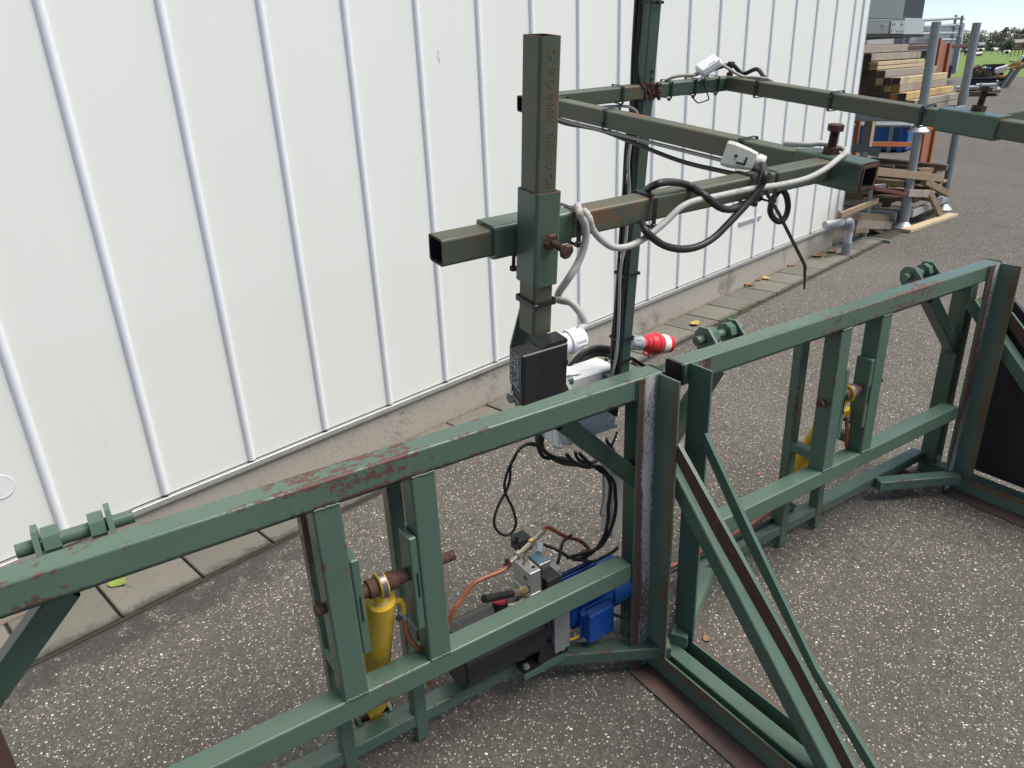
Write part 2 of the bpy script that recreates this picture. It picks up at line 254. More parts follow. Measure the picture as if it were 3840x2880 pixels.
# ------------------------------------------------------------------ mesh builder
class MB:
    def __init__(s): s.v = []; s.f = []; s.mi = []; s.nr = []; s.u = {}; s.e = {}; s.mats = []
    def mat(s, m):
        if m not in s.mats: s.mats.append(m)
        return s.mats.index(m)
    def face(s, pts, m, normals=None, u=None):
        i0 = len(s.v); s.v += [V(p) for p in pts]; s.f.append(tuple(range(i0, i0+len(pts)))); s.mi.append(s.mat(m)); s.nr.append(normals)
        if u is not None:
            for k, x in enumerate(u): s.u[i0+k] = x
    def obox(s, c, ax, h, m, r=0.0, mats=None):
        """box: centre, three unit axes, half sizes; edges rounded by a small chamfer of size r"""
        ax = [V(a) for a in ax]
        for i in range(3):
            a, b_, n_ = ax[(i+1) % 3], ax[(i+2) % 3], ax[i]; ha, hb, hn = h[(i+1) % 3], h[(i+2) % 3], h[i]
            for sg in (1, -1):
                p = [c + n_*(hn*sg) + a*((ha-r)*x) + b_*((hb-r)*y) for x, y in ((-1, -1), (1, -1), (1, 1), (-1, 1))]
                if sg < 0: p.reverse()
                s.face(p, (mats or {}).get((i, sg), m))
                if r:
                    for sa in (1, -1):      # chamfer between +/-n and +/-a
                        q = [c + n_*(hn*sg) + a*((ha-r)*sa) + b_*((hb-r)*y) for y in (-1, 1)] + [c + n_*((hn-r)*sg) + a*(ha*sa) + b_*((hb-r)*y) for y in (1, -1)]
                        if (sg*sa) > 0: q.reverse()
                        s.face(q[::1], m)
        if r:
            for x in (1, -1):
                for y in (1, -1):
                    for z in (1, -1):
                        q = [c + ax[0]*(h[0]*x) + ax[1]*((h[1]-r)*y) + ax[2]*((h[2]-r)*z), c + ax[0]*((h[0]-r)*x) + ax[1]*(h[1]*y) + ax[2]*((h[2]-r)*z), c + ax[0]*((h[0]-r)*x) + ax[1]*((h[1]-r)*y) + ax[2]*(h[2]*z)]
                        if x*y*z < 0: q.reverse()
                        s.face(q, m)
        return s
    def box(s, lo, hi, m, r=0.0, mats=None):
        lo, hi = V(lo), V(hi); return s.obox((lo+hi)/2, (V((1, 0, 0)), V((0, 1, 0)), V((0, 0, 1))), [(hi[i]-lo[i])/2 for i in range(3)], m, r, mats)
    def tube4(s, p, q, side, w, h, m, r=.006, hollow=0.0, innerm='black_matt', cap=True):
        """square tube from p to q; side = direction of width w"""
        p, q = V(p), V(q); d = (q-p).normalized(); a = V(side); a = (a - d*a.dot(d)).normalized(); b_ = d.cross(a)
        pr = []
        for (cx, cy, t0) in ((w/2-r, h/2-r, 0), (-w/2+r, h/2-r, 90), (-w/2+r, -h/2+r, 180), (w/2-r, -h/2+r, 270)):
            for k in range(4):
                th = radians(t0+30*k); pr.append((cx+r*cos(th), cy+r*sin(th), cos(th), sin(th)))
            th = radians(t0+90); pr.append(((w/2)*cos(th), (h/2)*sin(th), cos(th), sin(th), 0))   # middle of the flat side
        n = len(pr)
        for i in range(n):
            A, B_ = pr[i], pr[(i+1) % n]; i0 = len(s.v)
            for kk, z in enumerate((A, B_, B_, A)): s.e[i0+kk] = 0.0 if len(z) == 5 else 1.0
            pa, pb = a*A[0]+b_*A[1], a*B_[0]+b_*B_[1]; na, nb = a*A[2]+b_*A[3], a*B_[2]+b_*B_[3]
            s.face([p+pa, p+pb, q+pb, q+pa], m, [na, nb, nb, na])
        if hollow:
            w2, h2 = w-2*hollow, h-2*hollow
            for e, sg in ((p, 1), (q, -1)):
                o = [e+a*x[0]+b_*x[1] for x in pr]; k = [e+a*(x[0]*w2/w)+b_*(x[1]*h2/h) for x in pr]; kd = [z+d*(sg*min(.12, (q-p).length/2)) for z in k]
                for i in range(n):
                    j = (i+1) % n; f1 = [o[i], o[j], k[j], k[i]]; f2 = [k[i], k[j], kd[j], kd[i]]
                    if sg > 0: f1.reverse(); f2.reverse()
                    s.face(f1, 'rusty'); s.face(f2, innerm)
        elif cap:
            for e, sg in ((p, -1), (q, 1)):
                o = [e+a*x[0]+b_*x[1] for x in pr]
                if sg < 0: o.reverse()
                s.face(o, m)
        return s
    def cyl(s, p, q, r, m, r2=None, n=20, caps=True, flat=False, capm=None):
        p, q = V(p), V(q); r2 = r if r2 is None else r2; d = (q-p).normalized()
        a = d.orthogonal().normalized() if abs(d.z) > .9 else d.cross(V((0, 0, 1))).normalized(); b_ = d.cross(a)
        c = [(cos(2*pi*i/n), sin(2*pi*i/n)) for i in range(n)]
        for i in range(n):
            x, y = c[i], c[(i+1) % n]; na, nb = a*x[0]+b_*x[1], a*y[0]+b_*y[1]
            s.face([p+na*r, p+nb*r, q+nb*r2, q+na*r2], m, None if flat else [na, nb, nb, na])
        if caps:
            s.face([p+(a*x+b_*y)*r for x, y in reversed(c)], capm or m); s.face([q+(a*x+b_*y)*r2 for x, y in c], capm or m)
        return s
    def lathe(s, p, d, prof, m, n=24, ms=None):
        """surface of revolution: prof = [(distance along d, radius)]"""
        p, d = V(p), V(d).normalized(); a = d.orthogonal().normalized(); b_ = d.cross(a)
        for k in range(len(prof)-1):
            (t0, r0), (t1, r1) = prof[k], prof[k+1]; L = sqrt((t1-t0)**2+(r1-r0)**2) or 1e-9; nx, nd = (t1-t0)/L, -(r1-r0)/L
            for i in range(n):
                x, y = 2*pi*i/n, 2*pi*(i+1)/n; ea, eb = a*cos(x)+b_*sin(x), a*cos(y)+b_*sin(y)
                pts = [p+d*t0+ea*r0, p+d*t0+eb*r0, p+d*t1+eb*r1, p+d*t1+ea*r1]; na, nb = (ea*nx+d*nd), (eb*nx+d*nd); nn = [na, nb, nb, na]
                if r0 < 1e-6: pts = pts[1:]; nn = nn[1:]
                elif r1 < 1e-6: pts = pts[:3]; nn = nn[:3]
                s.face(pts, (ms or {}).get(k, m), nn)
        return s
    def prism(s, poly, n_, th, m, mats=None):
        """flat polygon (3-D points) given thickness th along n_"""
        n_ = V(n_).normalized(); top = [V(p)+n_*th for p in poly]; bot = [V(p) for p in poly]
        nrm = (bot[1]-bot[0]).cross(bot[2]-bot[1])
        if nrm.dot(n_) < 0: top.reverse(); bot.reverse()
        s.face(top, m); s.face(bot[::-1], m)
        for i in range(len(bot)):
            j = (i+1) % len(bot); s.face([bot[i], bot[j], top[j], top[i]], m)
        return s
    def sweep(s, pts, r, m, n=8, sub=6, caps=True):
        pts = [V(p) for p in pts]; P = []
        for i in range(len(pts)-1):
            p0 = pts[i-1] if i else pts[0]*2-pts[1]; p1, p2 = pts[i], pts[i+1]; p3 = pts[i+2] if i+2 < len(pts) else pts[-1]*2-pts[-2]
            for k in range(sub):
                t_ = k/sub; P.append(.5*((2*p1)+(p2-p0)*t_+(2*p0-5*p1+4*p2-p3)*t_*t_+(3*p1-p0-3*p2+p3)*t_**3))
        P.append(pts[-1]); fr = None; R = []
        for i, p in enumerate(P):
            d = (P[min(i+1, len(P)-1)]-P[max(i-1, 0)]).normalized(); a = d.orthogonal() if fr is None else fr - d*fr.dot(d)
            a.normalize(); fr = a; b_ = d.cross(a); R.append([(p, a*cos(2*pi*k/n)+b_*sin(2*pi*k/n)) for k in range(n)])
        for A, B_ in zip(R, R[1:]):
            for k in range(n):
                j = (k+1) % n; s.face([A[k][0]+A[k][1]*r, A[j][0]+A[j][1]*r, B_[j][0]+B_[j][1]*r, B_[k][0]+B_[k][1]*r], m, [A[k][1], A[j][1], B_[j][1], B_[k][1]])
        if caps: s.face([x[0]+x[1]*r for x in reversed(R[0])], m); s.face([x[0]+x[1]*r for x in R[-1]], m)
        return s
    def mesh(s, name, org):
        me = bpy.data.meshes.new(name); me.from_pydata([tuple(p-org) for p in s.v], [], s.f); me.validate(clean_customdata=False)
        for m in s.mats: me.materials.append(MATS[m])
        me.polygons.foreach_set('material_index', s.mi)
        if any(x is not None for x in s.nr):
            me.polygons.foreach_set('use_smooth', [True]*len(s.f)); L = []
            for f, x in zip(s.f, s.nr):
                if x is None:
                    a, b_, c = s.v[f[0]], s.v[f[1]], s.v[f[2]]; q = (b_-a).cross(c-b_)
                    q = q.normalized() if q.length > 1e-12 else V((0, 0, 1)); L += [q]*len(f)
                else: L += list(x)
            if len(L) == len(me.loops): me.normals_split_custom_set([tuple(q) for q in L])
        if s.e:
            at = me.attributes.new('e', 'FLOAT', 'POINT'); at.data.foreach_set('value', [s.e.get(i, 0.6) for i in range(len(s.v))])
        if s.u:
            at = me.attributes.new('u', 'FLOAT', 'POINT'); at.data.foreach_set('value', [s.u.get(i, 1.0) for i in range(len(s.v))])
        return me
ORG = {}
def tag(o, label=None, cat=None, group=None, kind=None):
    for k, v in (('label', label), ('category', cat), ('group', group), ('kind', kind)):
        if v: o[k] = v
    return o
def thing(name, loc, label, cat, group=None):
    o = bpy.data.objects.new(name, None); COL.objects.link(o); o.location = loc; o.empty_display_size = .1; ORG[o.name] = V(loc); return tag(o, label, cat, group)
def part(name, mb, parent, label=None, kind=None):
    org = ORG[parent.name]; o = bpy.data.objects.new(name, mb.mesh(name, org)); COL.objects.link(o); o.parent = parent; ORG[o.name] = org
    return tag(o, label, None, None, kind)
def single(name, mb, label, cat, group=None, kind=None):
    c = sum(mb.v, V())/len(mb.v); z = min(p.z for p in mb.v); c = V((c.x, c.y, z)); o = bpy.data.objects.new(name, mb.mesh(name, c)); COL.objects.link(o); o.location = c; ORG[o.name] = c
    return tag(o, label, cat, group, kind)
def struct(name, mb):
    o = bpy.data.objects.new(name, mb.mesh(name, V((0, 0, 0)))); COL.objects.link(o); ORG[o.name] = V((0, 0, 0)); o['kind'] = 'structure'; return o
def copy_tree(o, off, parent=None):
    c = o.copy(); COL.objects.link(c)
    if parent: c.parent = parent
    else: c.location = o.location + V(off)
    ORG[c.name] = ORG[o.name] + V(off)
    for ch in [x for x in COL.objects if x.parent == o]: copy_tree(ch, off, c)
    return c
X_, Y_, Z_ = V((1, 0, 0)), V((0, 1, 0)), V((0, 0, 1))
# ------------------------------------------------------------------ ground
YE = 51.4
mb = MB(); mb.face([(-900, -900, -.012), (1500, -900, -.012), (1500, 1500, -.012), (-900, 1500, -.012)], 'grass_field'); struct('grass_field', mb)
mb = MB(); mb.face([(-40, -40, 0), (YE, -40, 0), (YE, 120, 0), (-40, 120, 0)], 'asphalt'); struct('asphalt_yard', mb)
mb = MB(); mb.face([B(-3, -.305, .004), B(9.5, -.30, .004), B(9.5, .02, .004), B(-3, .02, .004)], 'joint_dirt'); bed = struct('pavement', mb)
rt = random.Random(3); s_ = -2.712
while s_ < 7.6:
    w_ = .2905; g = .004; dz = rt.uniform(-.002, .003); tl = rt.uniform(-.002, .002)
    if s_ > 3.6: w_ = .2905
    mb = MB(); c = B(s_+w_/2, -.155, .0075+dz); ax = [(WD+Z_*tl).normalized(), WN, Z_]; ax[2] = ax[0].cross(ax[1])
    mb.obox(c, ax, (w_/2-g-rt.uniform(0, .002), .1425-rt.uniform(0, .002), .011), rt.choice(['tile_a', 'tile_a', 'tile_b', 'tile_c']), .004)
    part('paving_tile', mb, bed); s_ += .2905
# ------------------------------------------------------------------ the shed
shed = thing('shed', B(3, 0, 0), 'white panelled shed with ribbed cladding on a low concrete plinth', 'shed')
SE, ZT, ZB = 7.18, 5.4, .236
mb = MB(); mb.obox(B(2.1, 3.0, .105), (WD, WN, Z_), (5.07, 2.998, .105), 'plinth'); part('plinth', mb, shed)
mb = MB(); mb.obox(B(2.1, 3.03, (ZT+.21)/2), (WD, WN, Z_), (5.06, 2.99, (ZT-.21)/2), 'cladding'); part('wall_core', mb, shed)
mb = MB(); mb.obox(B(2.1, .014, .222), (WD, WN, Z_), (5.08, .030, .010), 'trim_metal', .002); mb.obox(B(2.1, -.012, .2135), (WD, WN, Z_), (5.08, .003, .006), 'trim_metal'); part('base_trim', mb, shed)
k = -8
while .447+.3635*k < SE:
    s0 = .447+.3635*k; s1 = min(s0+.3635, SE-.02)
    mb = MB(); mb.obox(B((s0+s1)/2, .018, (ZT+ZB)/2), (WD, WN, Z_), ((s1-s0)/2-.0015, .018, (ZT-ZB)/2), 'panel_white', .003); part('wall_panel', mb, shed)
    mb = MB(); n = 12; R = .0165; zz0 = ZB+.004+(.004 if k % 2 else 0)
    for i in range(n):
        a0, a1 = pi*i/n, pi*(i+1)/n
        pa, pb = WD*(R*cos(a0))-WN*(R*.85*sin(a0)), WD*(R*cos(a1))-WN*(R*.85*sin(a1)); na, nb = WD*cos(a0)-WN*sin(a0), WD*cos(a1)-WN*sin(a1)
        lo, hi = B(s0, 0, zz0), B(s0, 0, ZT); mb.face([lo+pb, lo+pa, hi+pa, hi+pb], 'rib_white', [nb, na, na, nb])
    mb.face([B(s0, 0, zz0)+WD*(R*cos(pi*i/n))-WN*(R*.85*sin(pi*i/n)) for i in range(n+1)], 'rib_white')
    mb.cyl(B(s0, -.006, ZB-.004), B(s0, -.006, zz0+.002), .004, 'rusty', n=8)
    part('cover_rib', mb, shed); k += 1
mb = MB(); mb.obox(B(SE+.03, .02, ZT/2+.1), (WD, WN, Z_), (.05, .036, ZT/2-.1), 'rib_white', .004); mb.obox(B(SE+.092, .035, ZT/2+.1), (WD, WN, Z_), (.011, .05, ZT/2-.1), 'trim_metal'); part('corner_trim', mb, shed)
mb = MB(); mb.obox(B(5.45, -.004, .545), (WD, WN, Z_), (.175, .006, .014), 'trim_metal', .002); part('vent_strip', mb, shed)
mb = MB(); mb.lathe(B(.315, -.001, .50), -WN, [(0, .042), (.0015, .042), (.0022, .040), (.0015, .037), (.0012, 0)], 'white_plastic', 32); part('cover_disc', mb, shed)
mb = MB()
for i in range(7): mb.obox(B(2.373+rt.uniform(-.005, .005), -.0003, 1.80-i*.008), (WD, WN, Z_), (rt.uniform(.0008, .0022), .0005, .004), 'trim_metal')
part('scuff_mark', mb, shed)
# PVC pipe leaving the wall
pipe = thing('drain_pipe', B(6.72, -.25, 0), 'grey plastic drain pipe with elbow at the end of the white wall', 'pipe')
c0 = aS(3196, 850, 6.9); 
pA, pB, pC = aD(3088, 838, -.02), None, None
pg = aZ(3170, 960, 0.0); top = V((pg.x, pg.y, 0)); zc = .315; foot = V((pg.x, pg.y, 0))
elb = V((pg.x, pg.y, zc)); back = elb - WD*.26 + WN*.12
mb = MB(); mb.cyl(foot+Z_*.12, elb-Z_*.07, .036, 'pvc_light', n=24); part('pipe', mb, pipe)
mb = MB(); mb.cyl(foot+Z_*.004, foot+Z_*.13, .042, 'pvc', n=24); part('socket', mb, pipe)
dr = (back-elb).normalized(); arc = [elb-Z_*.075, elb-Z_*.05, elb-Z_*.02+dr*.006, elb+dr*.02, elb+dr*.055, elb+dr*.085]
mb = MB(); mb.sweep(arc, .043, 'pvc', 20, 5); part('elbow', mb, pipe)
mb = MB(); mb.cyl(elb+dr*.07, back, .036, 'pvc_light', n=24); part('pipe', mb, pipe)
# ------------------------------------------------------------------ machine: rear frame
TL = .004
def tb(name, p, q, side, w, h, m, par, **k):
    mb = MB(); mb.tube4(p, q, side, w, h, m, **k); return part(name, mb, par)
fr = thing('rear_frame', (1.33, 1.42, 0), 'green welded rear frame with uprights, braces and floor rails behind both fork gates', 'steel frame')
tb('top_rail', (-.43, 1.42, .884), (3.09, 1.42, .884), Y_, .06, .06, 'paint_dark', fr)
for x in (-.40, 1.33, 3.06):
    tb('upright', (x, 1.425, .06), (x, 1.425, .853), X_, .06, .07, 'paint_dark', fr)
    tb('foot_tube', (x, 1.46, .032), (x, .46, .032), X_, .052, .06, 'paint_clean', fr)
    if x > 0: tb('raking_brace', (x-.006, 1.385, .792), (x-.006, .665, .060), X_, .052, .05, 'paint_clean', fr, cap=False)
for xc, sg in ((1.30, -1), (1.36, 1), (3.03, -1), (-.37, 1)):
    w = .0255*1.414
    x0 = xc + sg*.262; mb = MB()
    mb.tube4((x0, 1.417, .862), (xc-sg*.01, 1.417, .862-.272), Y_, .050, .050, 'paint_dark', cap=False); part('corner_brace', mb, fr)
for x0, x1 in ((-.43, 1.05), (1.60, 3.03)):
    mb = MB(); mb.tube4((x0, 1.467, .08), (x1, 1.467, .08), Y_, .056, .042, 'paint_worn'); part('floor_rail', mb, fr)
tb('floor_strut', (.99, 1.43, .079), (1.31, 1.245, .079), Y_, .052, .044, 'paint_worn', fr); tb('floor_strut', (2.66, 1.425, .079), (2.965, 1.262, .079), Y_, .052, .044, 'paint_worn', fr)
tb('floor_strut', (1.67, 1.43, .079), (1.35, 1.245, .079), Y_, .052, .044, 'paint_worn', fr)
mb = MB(); mb.box((.875, 1.385, .101), (1.045, 1.54, .106), 'paint_clean'); mb.box((.875, 1.383, .085), (1.045, 1.387, .101), 'paint_clean'); part('pump_plate', mb, fr)
mb = MB(); mb.box((2.80, 1.40, .012), (2.90, 1.47, .056), 'primer_dark', .004); part('foot_block', mb, fr)
mb = MB(); mb.box((3.062, .42, .062), (3.078, 1.38, .90), 'plywood'); mb.v  # phenolic board in the right-hand triangle
mb = MB(); yy = [(1.375, .07), (1.375, .885), (1.335, .885), (.44, .075)]
mb.prism([(3.100, y, z) for y, z in yy], X_, .018, 'plywood'); part('side_board', mb, fr, 'dark brown film-faced board behind the right-hand braces')
for xl in (.418, .508, 2.148, 2.238):       # lugs that carry the foot of each cylinder
    mb = MB(); yl = 1.528 if xl < 1 else 1.578; mb.prism([(xl-.005, 1.4955, .062), (xl-.005, yl+.02, .062), (xl-.005, yl+.022, .10), (xl-.005, yl, .112), (xl-.005, 1.4955, .099)], X_, .010, 'paint'); part('cylinder_lug', mb, fr)
# lift lugs with pins behind the top beam
for i, x in enumerate((-.165, .905, 1.565, 2.635)):
    py, pz = 1.447, .952
    if i == 0: py, pz = 1.437, .952
    for dx in (.030, .150):
        pl = [(x+dx, 1.392, .9145), (x+dx, py+.02, .9145), (x+dx, py+.032, pz-.018), (x+dx, py+.034, pz+.012), (x+dx, py+.018, pz+.034), (x+dx, py-.016, pz+.036), (x+dx, 1.392, .948)]
        mb = MB(); mb.prism(pl, X_, .010, 'paint_clean'); part('lug_plate', mb, fr)
    mb = MB(); mb.cyl((x, py, pz), (x+.195, py, pz), .0135, 'paint_clean', n=20); part('lug_pin', mb, fr)
    for a0, a1 in ((.044, .072), (.120, .146)): mb = MB(); mb.cyl((x+a0, py, pz), (x+a1, py, pz), .031, 'paint_clean', n=8, flat=True); part('lug_nut', mb, fr)
# ------------------------------------------------------------------ machine: the two fork gates
def flange(mb, lo, hi, inner, m_in, uax, u0, u1, m_out='paint'):
    """thin plate; face `inner` (axis, sign) gets m_in and the attribute u from crease u0 to edge u1 along uax"""
    lo, hi = V(lo), V(hi); i0 = len(mb.f); mb.box(lo, hi, m_out, 0, {inner: m_in})
    for f, mi in zip(mb.f[i0:], mb.mi[i0:]):
        for k in f: mb.u[k] = (mb.v[k][uax]-u0)/(u1-u0)
def gate(dx, label):
    g = thing('fork_gate', (.465+dx, 1.33, 0), label, 'steel gate', 'green fork gates')
    x = lambda a: a+dx
    YC = 1.33
    tb('top_beam', (x(-.362), YC, .944), (x(1.290), YC, .944), Y_, .06, .06, 'paint_worn', g)
    tb('middle_beam', (x(-.272), YC, .370), (x(1.199), YC, .370), Y_, .06, .06, 'paint', g)
    for a, b_ in ((-.371, -.362), (1.290, 1.299)):
        mb = MB(); mb.tube4((x(a), YC, .944), (x(b_), YC, .944), Y_, .063, .063, 'black_plastic', r=.007); part('end_plug', mb, g)
    for a in (.364, .583):
        mb = MB(); mb.tube4((x(a), YC, .4005), (x(a), YC, .9135), X_, .06, .06, 'paint'); part('post', mb, g)
    for a0, a1 in ((.3945, .4145), (.5325, .5525)):
        mb = MB(); mb.box((x(a0), 1.3015, .506), (x(a1), 1.3585, .763), 'paint_clean', .003); part('pin_plate', mb, g)
    for a in (.3600, .5680):
        mb = MB(); mb.tube4((x(a), 1.456, .012), (x(a), 1.456, .856), X_, .038, .040, 'paint_worn'); part('guide_post', mb, g)
    for a in (.3600, .5680):
        mb = MB(); mb.tube4((x(a), 1.3605, .436), (x(a), 1.437, .436), X_, .036, .036, 'paint'); part('spacer', mb, g)
    for a in (.545, .405):
        mb = MB(); mb.box((x(a)-.0012, 1.2990, .600), (x(a)+.0012, 1.3010, .668), 'black_matt'); part('slot', mb, g)
    for xo, sg in ((1.275, -1), (-.345 if dx > 1 else -.330, 1)):
        xi = x(xo+sg*.006); xe = x(xo+sg*.075); xo_ = x(xo)
        lo = lambda a, b_: (min(a, b_), max(a, b_))
        mb = MB(); a, b_ = lo(xo_, xe); flange(mb, (a, 1.292, .0065), (b_, 1.298, .974), (1, -1), 'angle_inner', 0, xi, xe)
        a, b_ = lo(xo_, xi); flange(mb, (a, 1.220, .0755), (b_, 1.2915, .974), (0, sg), 'angle_side', 1, 1.292, 1.220)
        part('fork_upright', mb, g)
        mb = MB(); a, b_ = lo(xo_, xe); flange(mb, (a, .44, 0.0015), (b_, 1.298, .006), (2, 1), 'primer', 0, xi, xe)
        a, b_ = lo(xo_, xi); flange(mb, (a, .44, .0065), (b_, 1.2915, .0750), (0, sg), 'angle_side', 2, .006, .075)
        part('fork_arm', mb, g)
        mb = MB(); t_ = .012; a = xo_-.001 if sg < 0 else xo_-t_+.001
        mb.prism([(a, y, z) for y, z in (((1.2195, .745), (1.2195, .797), (1.038, .625), (.796, .395), (.490, .0765), (.540, .0765), (.826, .367), (1.074, .595)) if sg < 0 else ((1.2195, .750), (1.2195, .797), (1.051, .592), (.807, .303), (.545, .0765), (.590, .0765), (.811, .272), (1.07, .559)))], X_, t_, 'paint_clean')
        o = part('fork_brace', mb, g)
        me = o.data; me.materials.append(MATS['primer_dark'])
        for p_ in me.polygons:
            if p_.normal.x*sg > .9: p_.material_index = len(me.materials)-1
    # weld beads
    mb = MB(); rw = random.Random(int(dx*10)+5)
    for xa, xb in ((.337, .391), (.556, .610)):
        n = 16
        pts = [(x(xa+(xb-xa)*i/n), 1.3005, .9125+rw.uniform(-.0012, .0012)) for i in range(n+1)]; mb.sweep(pts, .0028, 'paint_clean', 6, 2)
        pts = [(x(xa+(xb-xa)*i/n), 1.3005, .4015+rw.uniform(-.0012, .0012)) for i in range(n+1)]; mb.sweep(pts, .0028, 'paint_clean', 6, 2)
    pts = [(x(1.199), 1.2985, .918+.052*i/12+rw.uniform(-.001, .001)) for i in range(13)]; mb.sweep(pts, .003, 'paint_clean', 6, 2)
    part('weld_bead', mb, g)
    # pin, collars
    mb = MB(); mb.cyl((x(.312), 1.331, .652), (x(.655), 1.331, .652), .0125, 'rusty', n=20); part('pivot_pin', mb, g)
    mb = MB(); mb.cyl((x(.4155), 1.331, .652), (x(.5320), 1.331, .652), .0165, 'rusty', n=22)
    mb.cyl((x(.434), 1.331, .652), (x(.4535), 1.331, .652), .0225, 'rusty', n=24); mb.cyl((x(.478), 1.331, .652), (x(.502), 1.331, .652), .0225, 'rusty', n=24); part('pivot_collar', mb, g)
    # cylinder
    cy = thing('hydraulic_cylinder', (x(.466), 1.46, .10), ('yellow lifting cylinder with worn eye beside the black oil tank' if dx < 1 else 'yellow lifting cylinder in the right-hand gate, strapped near its foot'), 'hydraulic cylinder', 'yellow lifting cylinders')
    top = V((x(.466), 1.331, .652)); bot = V((x(.466), 1.578 if dx > 1 else 1.528, .085)); ax = (bot-top).normalized()
    mb = MB(); mb.lathe(top-X_*.0095, X_, [(0, .017), (0, .030), (.003, .033), (.016, .033), (.019, .030), (.019, .017)], 'yellow', 32, {2: 'ring_metal'})
    part('rod_eye', mb, cy)
    mb = MB(); mb.lathe(top, ax, [(.024, .0155), (.050, .0165), (.052, .0195), (.0535, .0195), (.054, .022)], 'yellow', 28, {3: 'galv_bright'}); part('rod', mb, cy)
    mb = MB(); mb.lathe(top, ax, [(.052, .0), (.052, .0225), (.0535, .0240), (.0535, .0330), (.056, .0355), (.0830, .0355), (.0838, .0348), (.0846, .0355), (.535, .0355), (.538, .033), (.550, .020), (.565, 0)], 'yellow', 36, {5: 'rusty', 0: 'galv_bright'}); part('barrel', mb, cy)
    mb = MB(); mb.cyl(bot-X_*.018, bot+X_*.018, .024, 'yellow', n=24); mb.cyl(bot-X_*.055, bot+X_*.055, .010, 'rusty', n=16); part('base_eye', mb, cy)
    pq = top+ax*.085; rg = V((.86, -.25, 0)).normalized()
    mb = MB(); pp = [pq+rg*.030, pq+rg*.047+Z_*.004, pq+rg*.055-Z_*.010, pq+rg*.054-Z_*.035, pq+rg*.053-Z_*.046]; mb.sweep(pp, .0068, 'yellow', 12, 6); part('oil_port', mb, cy)
    mb = MB(); mb.cyl(pp[-1]-Z_*.002, pp[-1]+Z_*.012, .0098, 'galv', n=14); mb.box(pp[-1]-V((.020, .008, 0)), pp[-1]+V((-.006, .002, .010)), 'coil'); part('hose_clamp', mb, cy)
    return g, cy, pp[-1]
g1, cy1, ho1 = gate(0.0, 'green fork gate with peeling paint nearer the viewer, hydraulic pump behind it')
g2, cy2, ho2 = gate(1.730, 'green fork gate further along, closed by a black plug beside the angle iron')
# ------------------------------------------------------------------ mast with arms (leans towards the viewer)
mast = thing('sensor_mast', (1.28, 1.45, .915), 'tall dark green cable mast with rusty horizontal arms above the machine', 'mast')
mb = MB(); mb.tube4(M(-.0035, 0, -.016), M(-.0035, 0, 1.35), MX, .033, .035, 'paint_dark', r=.004); part('mast_tube', mb, mast)
mb = MB(); mb.box((1.235, 1.405, .9145), (1.345, 1.50, .924), 'paint', .002); part('foot_plate', mb, mast)
mb = MB(); rw = random.Random(9)
for a, b_ in ((M(-.022, -.02, -.012), M(.016, -.02, -.012)), (M(.015, -.02, -.012), M(.015, .018, -.012))):
    mb.sweep([a.lerp(b_, i/9)+V((rw.uniform(-.002, .002), rw.uniform(-.002, .002), rw.uniform(-.003, .003))) for i in range(10)], .0042, 'paint', 8, 2)
part('weld_bead', mb, mast)
mb = MB(); mb.tube4(M(-.345, -.004, .733), M(-.021, -.004, .733), MY, .032, .032, 'paint_dirty', r=.004, hollow=.003); part('cross_arm', mb, mast)
mb = MB(); mb.tube4(M(.0135, -.004, .733), M(.278, -.004, .731), MY, .032, .032, 'paint_dark', r=.004); part('cross_arm', mb, mast)
mb = MB(); mb.tube4(M(-.299, -.021, .733), M(-.281, -.772, .733), MX, .033, .032, 'paint_dirty', r=.004, hollow=.003); part('side_arm', mb, mast)
mb = MB(); mb.tube4(M(-.284, -.663, .733), M(-.2805, -.770, .733), MX, .043, .041, 'paint_sleeve', r=.004, hollow=.0045); part('sleeve', mb, mast)
mb = MB(); mb.tube4(M(.2595, -.022, .733), M(.206, -1.25, .733), MX, .036, .032, 'paint_dirty', r=.004, hollow=.003); part('side_arm', mb, mast)
mb = MB(); mb.tube4(M(.236, -.573, .733), M(.2315, -.686, .733), MX, .045, .041, 'paint_sleeve', r=.004); part('sleeve', mb, mast)
mb = MB(); mb.tube4(M(.2570, -.642, .735), M(.95, -.635, .735), MY, .030, .028, 'paint_dirty', r=.004); part('front_arm', mb, mast)
mb = MB(); mb.tube4(M(-.920, -.7190, .7350), M(-.3060, -.7120, .7350), MY, .029, .029, 'paint_dirty', r=.0038, hollow=.0025); part('front_arm', mb, mast)
mb = MB(); mb.tube4(M(-.861, -.7190, .7355), M(-.761, -.7178, .7355), MY, .037, .036, 'paint_sleeve', r=.0045); part('sleeve', mb, mast)
mb = MB(); mb.tube4(M(-.8230, -.7590, .6945), M(-.8215, -.7590, .7915), MX, .0305, .037, 'paint_sleeve', r=.0038, hollow=.003); part('post_sleeve', mb, mast)
mb = MB(); mb.tube4(M(-.8240, -.7590, .638), M(-.8215, -.7590, .9315), MX, .0245, .0300, 'paint_dirty', r=.0035, hollow=.002, innerm='rusty'); part('drop_post', mb, mast)
mb = MB()
mb.prism([M(-.828, -.7420, .671), M(-.8445, -.7420, .614), M(-.8445, -.7420, .570), M(-.795, -.7420, .570), M(-.795, -.7420, .671)], MY, .0025, 'paint_sleeve'); part('sensor_bracket', mb, mast)
mb = MB(); rw = random.Random(4)
for i in range(60):
    c = M(rw.gauss(.0, .014), -.019+rw.uniform(-.002, .001), .735+rw.gauss(0, .012)); r_ = rw.uniform(.0015, .0045)
    mb.obox(c, (MX, MY, MZ), (r_, r_*.6, r_), 'rust_weld', r_*.3)
